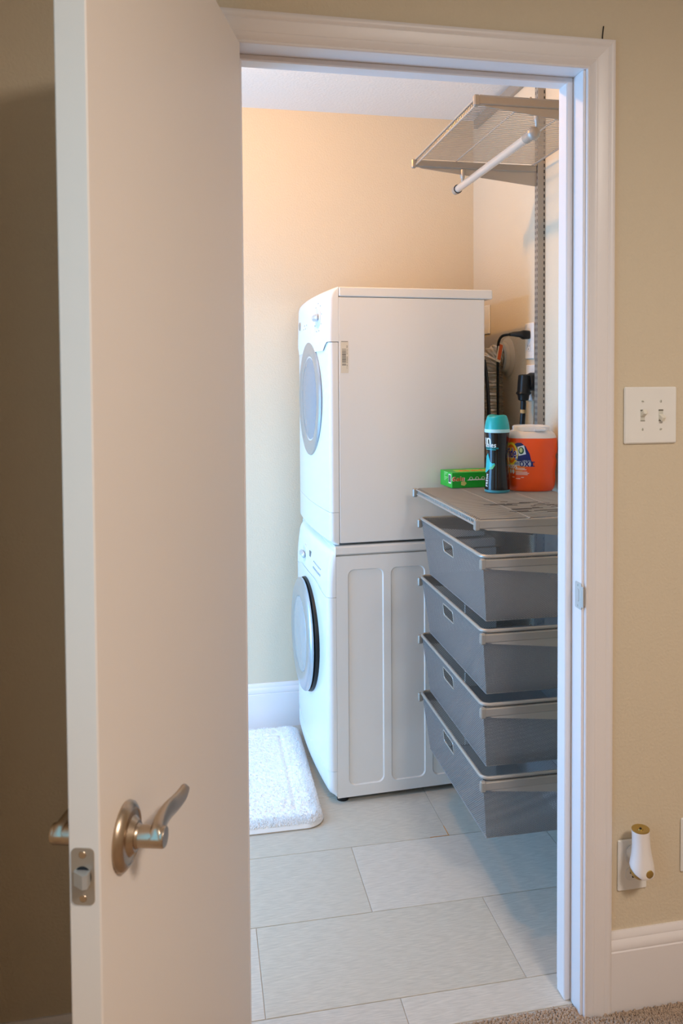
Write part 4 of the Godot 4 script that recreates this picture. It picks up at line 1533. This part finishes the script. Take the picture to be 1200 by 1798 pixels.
	var size := func(y: float) -> float:
		var pts := [[0.0, 0.80], [0.003, 0.845], [0.012, 0.90], [0.035, 0.955], [0.075, 0.985], [0.115, 1.0], [0.145, 1.0], [0.162, 0.985], [0.168, 0.965], [0.1725, 0.94], [0.180, 0.90], [0.186, 0.82], [0.1885, 0.76]]
		for i in pts.size() - 1:
			if y <= pts[i + 1][0]: return lerpf(pts[i][1], pts[i + 1][1], (y - pts[i][0]) / (pts[i + 1][0] - pts[i][0]))
		return 0.76
	var turn := -face + 0.085
	var surf := func(a: float, y: float, h: float) -> Vector3:
		var k: float = size.call(y)
		var p: Vector3 = sec.call(a, 0.0815 * k + h, 0.066 * k + h)
		# finger grips on the two ends
		var grip := exp(-pow((y - 0.108) / 0.010, 2.0)) + 0.8 * exp(-pow((y - 0.060) / 0.028, 2.0))
		p.x *= 1.0 - 0.075 * grip * pow(absf(sin(a)), 4.0)
		return (p + Vector3(0, y, 0)).rotated(Vector3.UP, turn)
	var make := func(ys: Array) -> B:
		var bb := B.new()
		bb.crease = 45.0
		var rr := []
		for yy in ys:
			var ring := []
			for k in 72: ring.append(surf.call(TAU * k / 72, yy, 0.0))
			rr.append(ring)
		bb.loft(rr)
		return bb
	var ys := []
	for k in 34: ys.append(0.166 * k / 33.0)
	ys = [0.0, 0.0015, 0.003, 0.006] + ys.slice(2)
	obj("tub_body", make.call(ys), mat(Color(0.97, 0.33, 0.08), 0.32), t)
	obj("shoulder", make.call([0.1665, 0.168, 0.1705, 0.174, 0.178, 0.182, 0.186, 0.1885]), mat(Color(0.90, 0.86, 0.83), 0.35), t)
	b = B.new()
	b.crease = 35.0
	var lr := []
	for q in [[0.186, 0.050], [0.1885, 0.0545], [0.199, 0.0555], [0.2025, 0.054], [0.2040, 0.050], [0.2040, 0.043], [0.2015, 0.040], [0.2015, 0.0]]:
		var ring := []
		for k in 48:
			var p: Vector3 = sec.call(TAU * k / 48, maxf(q[1] * 1.04, 0.0004), maxf(q[1] * 0.98, 0.0004))
			ring.append((p + Vector3(0, q[0], 0)).rotated(Vector3.UP, turn))
		lr.append(ring)
	b.loft(lr)
	obj("lid", b, mat(Color(0.93, 0.92, 0.92), 0.3), t)
	b = B.new()
	b.box(Vector3(0.004, 0.1885, 0.050), Vector3(0.040, 0.197, 0.0585), 0.0015, Transform3D(Basis(Vector3.UP, turn), Vector3.ZERO))
	obj("lid_catch", b, mat(Color(0.88, 0.87, 0.86), 0.35), t)
	# label: measured along the girth from the middle of the camera side, leftwards negative
	var lay := func(p: Vector2, h: float) -> Vector3: return surf.call(p.x / 0.074, p.y, 0.0004 + h)
	var lsh := func(dx: float, dy: float) -> Callable: return func(p: Vector2, h: float) -> Vector3: return lay.call(p + Vector2(dx, dy), h)
	var navy := mat(Color(0.06, 0.12, 0.38), 0.35)
	obj("label_field", decal_mesh(PackedVector2Array([Vector2(-0.125, 0.060), Vector2(-0.028, 0.060), Vector2(-0.010, 0.085), Vector2(-0.012, 0.110), Vector2(-0.026, 0.142), Vector2(-0.050, 0.156), Vector2(-0.090, 0.150), Vector2(-0.125, 0.13)]), lay, 0.0, 0.004), mat(Color(0.95, 0.50, 0.16), 0.35), t)
	obj("label_blue", decal_mesh(PackedVector2Array([Vector2(-0.052, 0.098), Vector2(-0.012, 0.086), Vector2(-0.010, 0.100), Vector2(-0.013, 0.120), Vector2(-0.022, 0.142), Vector2(-0.034, 0.153), Vector2(-0.048, 0.153), Vector2(-0.060, 0.146), Vector2(-0.062, 0.12)]), lsh.call(0.007, 0.0), 0.0003, 0.004), navy, t)
	obj("label_ring", decal_mesh(ellipse(-0.064, 0.118, 0.027, 0.036), lay, 0.0006, 0.004), mat(Color(0.98, 0.86, 0.22), 0.35), t)
	obj("label_ring", decal_mesh(ellipse(-0.064, 0.118, 0.021, 0.029), lay, 0.0009, 0.004), mat(Color(0.95, 0.48, 0.08), 0.35), t)
	obj("label_ring", decal_mesh(ellipse(-0.064, 0.118, 0.014, 0.020), lay, 0.0011, 0.004), mat(Color(0.97, 0.74, 0.25), 0.35), t)
	letters("Tide", 0.031, lsh.call(-0.064, 0.119), wh, t, true, "lettering_edge", 0.0013, 0.62, 0.0)
	letters("Tide", 0.028, lsh.call(-0.064, 0.119), mat(Color(0.10, 0.12, 0.55), 0.35), t, true, "lettering", 0.0018, 0.58, 0.0)
	# picture of a capsule on the blue field
	obj("capsule_print", decal_mesh(PackedVector2Array([Vector2(-0.042, 0.112), Vector2(-0.021, 0.118), Vector2(-0.026, 0.146), Vector2(-0.046, 0.140)]), lsh.call(0.007, 0.0), 0.0008, 0.004), mat(Color(0.88, 0.90, 0.90), 0.35), t)
	obj("capsule_print", decal_mesh(ellipse(-0.034, 0.129, 0.008, 0.011), lsh.call(0.007, 0.0), 0.0011, 0.004), mat(Color(0.20, 0.38, 0.22), 0.35), t)
	obj("capsule_print", decal_mesh(ellipse(-0.0345, 0.130, 0.0045, 0.0075), lsh.call(0.007, 0.0), 0.0014, 0.004), mat(Color(0.82, 0.86, 0.60), 0.35), t)
	obj("capsule_print", decal_mesh(PackedVector2Array([Vector2(-0.060, 0.100), Vector2(-0.048, 0.098), Vector2(-0.050, 0.128), Vector2(-0.062, 0.135)]), lsh.call(0.007, 0.0), 0.0006, 0.004), mat(Color(0.16, 0.52, 0.82), 0.35), t)
	obj("label_grey", decal_mesh(PackedVector2Array([Vector2(-0.060, 0.083), Vector2(-0.010, 0.079), Vector2(-0.010, 0.099), Vector2(-0.030, 0.099), Vector2(-0.030, 0.0955), Vector2(-0.060, 0.0955)]), lsh.call(0.007, 0.0), 0.0005, 0.004), mat(Color(0.70, 0.72, 0.74), 0.35), t)
	letters("OXI", 0.0155, lsh.call(-0.0155, 0.0865), navy, t, true, "lettering", 0.001, 0.95)
	letters("ULTRA", 0.0065, lsh.call(-0.0145, 0.0975), navy, t, true, "lettering", 0.0012, 0.95)
	letters("4in1", 0.0105, lsh.call(-0.040, 0.089), navy, t, false, "lettering", 0.001, 0.85)
	letters("PODS", 0.0125, lsh.call(-0.062, 0.0775), wh, t, true, "lettering", 0.001, 1.0)
	b = B.new()
	for q in [[-0.047, 0.0720, 0.030], [-0.047, 0.0680, 0.034], [-0.047, 0.0610, 0.036], [-0.047, 0.0570, 0.040], [-0.047, 0.0530, 0.037], [-0.062, 0.0440, 0.010], [-0.047, 0.0400, 0.016], [-0.028, 0.0440, 0.008]]:
		b.v.append_array(decal_mesh(PackedVector2Array([Vector2(q[0], q[1]), Vector2(q[0] + q[2], q[1]), Vector2(q[0] + q[2], q[1] + 0.0024), Vector2(q[0], q[1] + 0.0024)]), lay, 0.0008, 0.004).v)
	stuff_obj("printed_text", b, mat(Color(0.97, 0.80, 0.72), 0.4), t)
	b = B.new()
	for cx in [-0.070, -0.057]: b.v.append_array(decal_mesh(ellipse(cx, 0.0625, 0.005, 0.0072, 16), lay, 0.0006, 0.004).v)
	obj("printed_icons", b, wh, t)

# ---------------------------------------------------------------- on the hall side of the door wall
func hall_fittings() -> void:
	# double light switch
	var t := thing("light_switch", "white double light switch plate on the tan wall right of the door casing", "light switch", Vector3(0.9013 + 0.06275, 1.260 + 0.062, 0))
	obj("plate", bx(Vector3(-0.06275, -0.062, 0), Vector3(0.06275, 0.062, 0.0065), 0.003), M.white, t)
	for s in [-1.0, 1.0]:
		var x: float = -0.020 if s < 0 else 0.0235
		var b := B.new()
		b.box(Vector3(x - 0.0055, -0.0130, 0.0055), Vector3(x + 0.0055, 0.0130, 0.0068), 0.0004)
		var bz := obj("bezel", b, mat(Color(0.84, 0.83, 0.78), 0.4), t)
		b = B.new()
		b.box(Vector3(x - 0.0055, 0.0095, 0.0062), Vector3(x + 0.0055, 0.0125, 0.0071))
		b.box(Vector3(x - 0.0055, -0.0125, 0.0062), Vector3(x + 0.0055, -0.0110, 0.0071))
		obj("slot", b, mat(Color(0.45, 0.43, 0.38), 0.6), bz)
		b = B.new()
		var tilt := -0.55 if s < 0 else 0.5
		b.box(Vector3(-0.0045, -0.0055, 0.0), Vector3(0.0045, 0.0055, 0.016), 0.0015, Transform3D(Basis(Vector3.RIGHT, tilt), Vector3(x, 0.0008 if s < 0 else -0.001, 0.0045)))
		obj("toggle", b, mat(Color(0.93, 0.91, 0.85), 0.3), t)
		for y in [-0.0305, 0.0305]:
			b = B.new()
			b.lathe([Vector2(0, 0), Vector2(0.0031, 0), Vector2(0.0026, 0.0009), Vector2(0, 0.0012)], 14, Transform3D(Basis(Vector3(1, 0, 0), Vector3(0, 0, 1), Vector3(0, 1, 0)), Vector3(x, y, 0.0064)))
			var sc := obj("screw", b, mat(Color(0.86, 0.85, 0.80), 0.35), t)
			b = B.new()
			b.box(Vector3(-0.0027, -0.0004, 0.0010), Vector3(0.0027, 0.0004, 0.0014), 0.0, Transform3D(Basis(Vector3.BACK, 0.9 * s + y * 20.0), Vector3(x, y, 0.0064)))
			obj("screw_slot", b, M.seam, sc)
	# outlet with a plugged-in air freshener
	t = thing("wall_outlet", "white duplex outlet plate above the hall baseboard, behind the plug-in air freshener", "outlet", Vector3(0.8921 + 0.035, 0.2699 + 0.05715, 0))
	obj("plate", bx(Vector3(-0.035, -0.05715, 0), Vector3(0.035, 0.05715, 0.006), 0.0025), M.white, t)
	for dy in [-0.0195, 0.0195]:
		var b := B.new()
		b.extrude(rrect(-0.017, dy - 0.0145, 0.017, dy + 0.0145, 0.010), 0.0022, Transform3D(Basis(), Vector3(0, 0, 0.0054)))
		var r := obj("receptacle", b, M.plastic, t)
		b = B.new()
		b.box(Vector3(-0.0076, dy + 0.001, 0.0072), Vector3(-0.0052, dy + 0.0095, 0.0079))
		b.box(Vector3(0.0052, dy + 0.001, 0.0072), Vector3(0.0072, dy + 0.008, 0.0079))
		b.extrude(ellipse(0, dy - 0.0065, 0.0026, 0.0028, 12), 0.0007, Transform3D(Basis(), Vector3(0, 0, 0.0072)))
		obj("slots", b, M.black, r)
	t = thing("air_freshener", "white plug-in air freshener with a gold top and button, in the hall outlet", "air freshener", Vector3(0.9235, 0.327, 0.052))
	t.rotation.z = 0.045
	var b := B.new()
	var rings := []
	for q in [[0.006, 0.0245, 0.017, 0.004], [0.011, 0.0262, 0.0215, 0.002], [0.020, 0.0268, 0.0235, 0.0], [0.034, 0.0250, 0.0220, 0.0], [0.052, 0.0218, 0.0200, 0.0], [0.072, 0.0192, 0.0190, 0.0], [0.094, 0.0186, 0.0186, 0.0], [0.104, 0.0190, 0.0190, 0.0], [0.1065, 0.0186, 0.0186, 0.0]]:
		var ring := []
		for k in 40:
			var a := TAU * k / 40
			# the lower end is cut slanting on the side that looks to the door
			var yy: float = q[0]
			if yy < 0.045: yy += maxf(0.0, -cos(a) * 0.5 + 0.05 - 0.25 * sin(a)) * 0.030 * (1.0 - yy / 0.045)
			ring.append(Vector3(cos(a) * q[1], yy, sin(a) * q[2] + q[3]))
		rings.append(ring)
	b.crease = 50.0
	b.loft(rings)
	obj("shell", b, mat(Color(0.95, 0.93, 0.92), 0.3), t)
	b = B.new()
	b.lathe([Vector2(0, 0.104), Vector2(0.0188, 0.104), Vector2(0.0188, 0.1075), Vector2(0.0165, 0.1085), Vector2(0.0060, 0.1065), Vector2(0.0055, 0.1078), Vector2(0, 0.1078)], 32)
	var gt := obj("gold_top", b, M.gold, t)
	b = B.new()
	b.lathe([Vector2(0, 0.1072), Vector2(0.0028, 0.1072), Vector2(0.0024, 0.1090), Vector2(0, 0.1092)], 14)
	obj("wick_hole", b, M.black, gt)
	b = B.new()
	b.lathe([Vector2(0, 0), Vector2(0.0085, 0), Vector2(0.0085, 0.003), Vector2(0.0070, 0.0042), Vector2(0, 0.0046)], 24, Transform3D(Basis(Vector3(1, 0, 0), Vector3(0, 0, 1), Vector3(0, -1, 0)), Vector3(0.005, 0.019, 0.0205)))
	obj("button", b, M.gold, t)
	b = B.new()
	b.lathe([Vector2(0, -0.004), Vector2(0.015, -0.004), Vector2(0.020, 0.004), Vector2(0.0205, 0.018), Vector2(0.016, 0.026), Vector2(0, 0.026)], 28, Transform3D(Basis(), Vector3(-0.004, 0.006, -0.003)))
	obj("scent_bottle", b, M.gold, t)
	b = B.new()
	b.lathe([Vector2(0, 0), Vector2(0.0165, 0), Vector2(0.0165, 0.022), Vector2(0.014, 0.026), Vector2(0, 0.026)], 28, Transform3D(Basis(Vector3(1, 0, 0), Vector3(0, 0, 1), Vector3(0, -1, 0)), Vector3(0.0045, 0.030, -0.0445)))
	obj("plug_body", b, mat(Color(0.93, 0.92, 0.91), 0.35), t)
	# a second plate at the picture's right edge
	t = thing("wall_plate", "white wall plate at the right edge, right of the outlet with air freshener", "wall plate", Vector3(1.0805, 0.356, 0))
	obj("plate", bx(Vector3(-0.035, -0.0615, 0), Vector3(0.035, 0.0615, 0.007), 0.003), M.white, t)
	b = B.new()
	b.box(Vector3(-0.0165, -0.033, 0.006), Vector3(0.0165, 0.033, 0.0085), 0.001)
	obj("insert", b, M.plastic, t)
	# black stub of wire that sticks up behind the casing
	b = B.new()
	b.tube([Vector3(0.8475, 2.108, 0.0015), Vector3(0.8480, 2.130, 0.002), Vector3(0.8500, 2.150, 0.0025)], 0.0012, 8)
	tag(obj("wire_stub", b, M.black), "short black wire stub sticking up over the door casing's right corner", "wire")
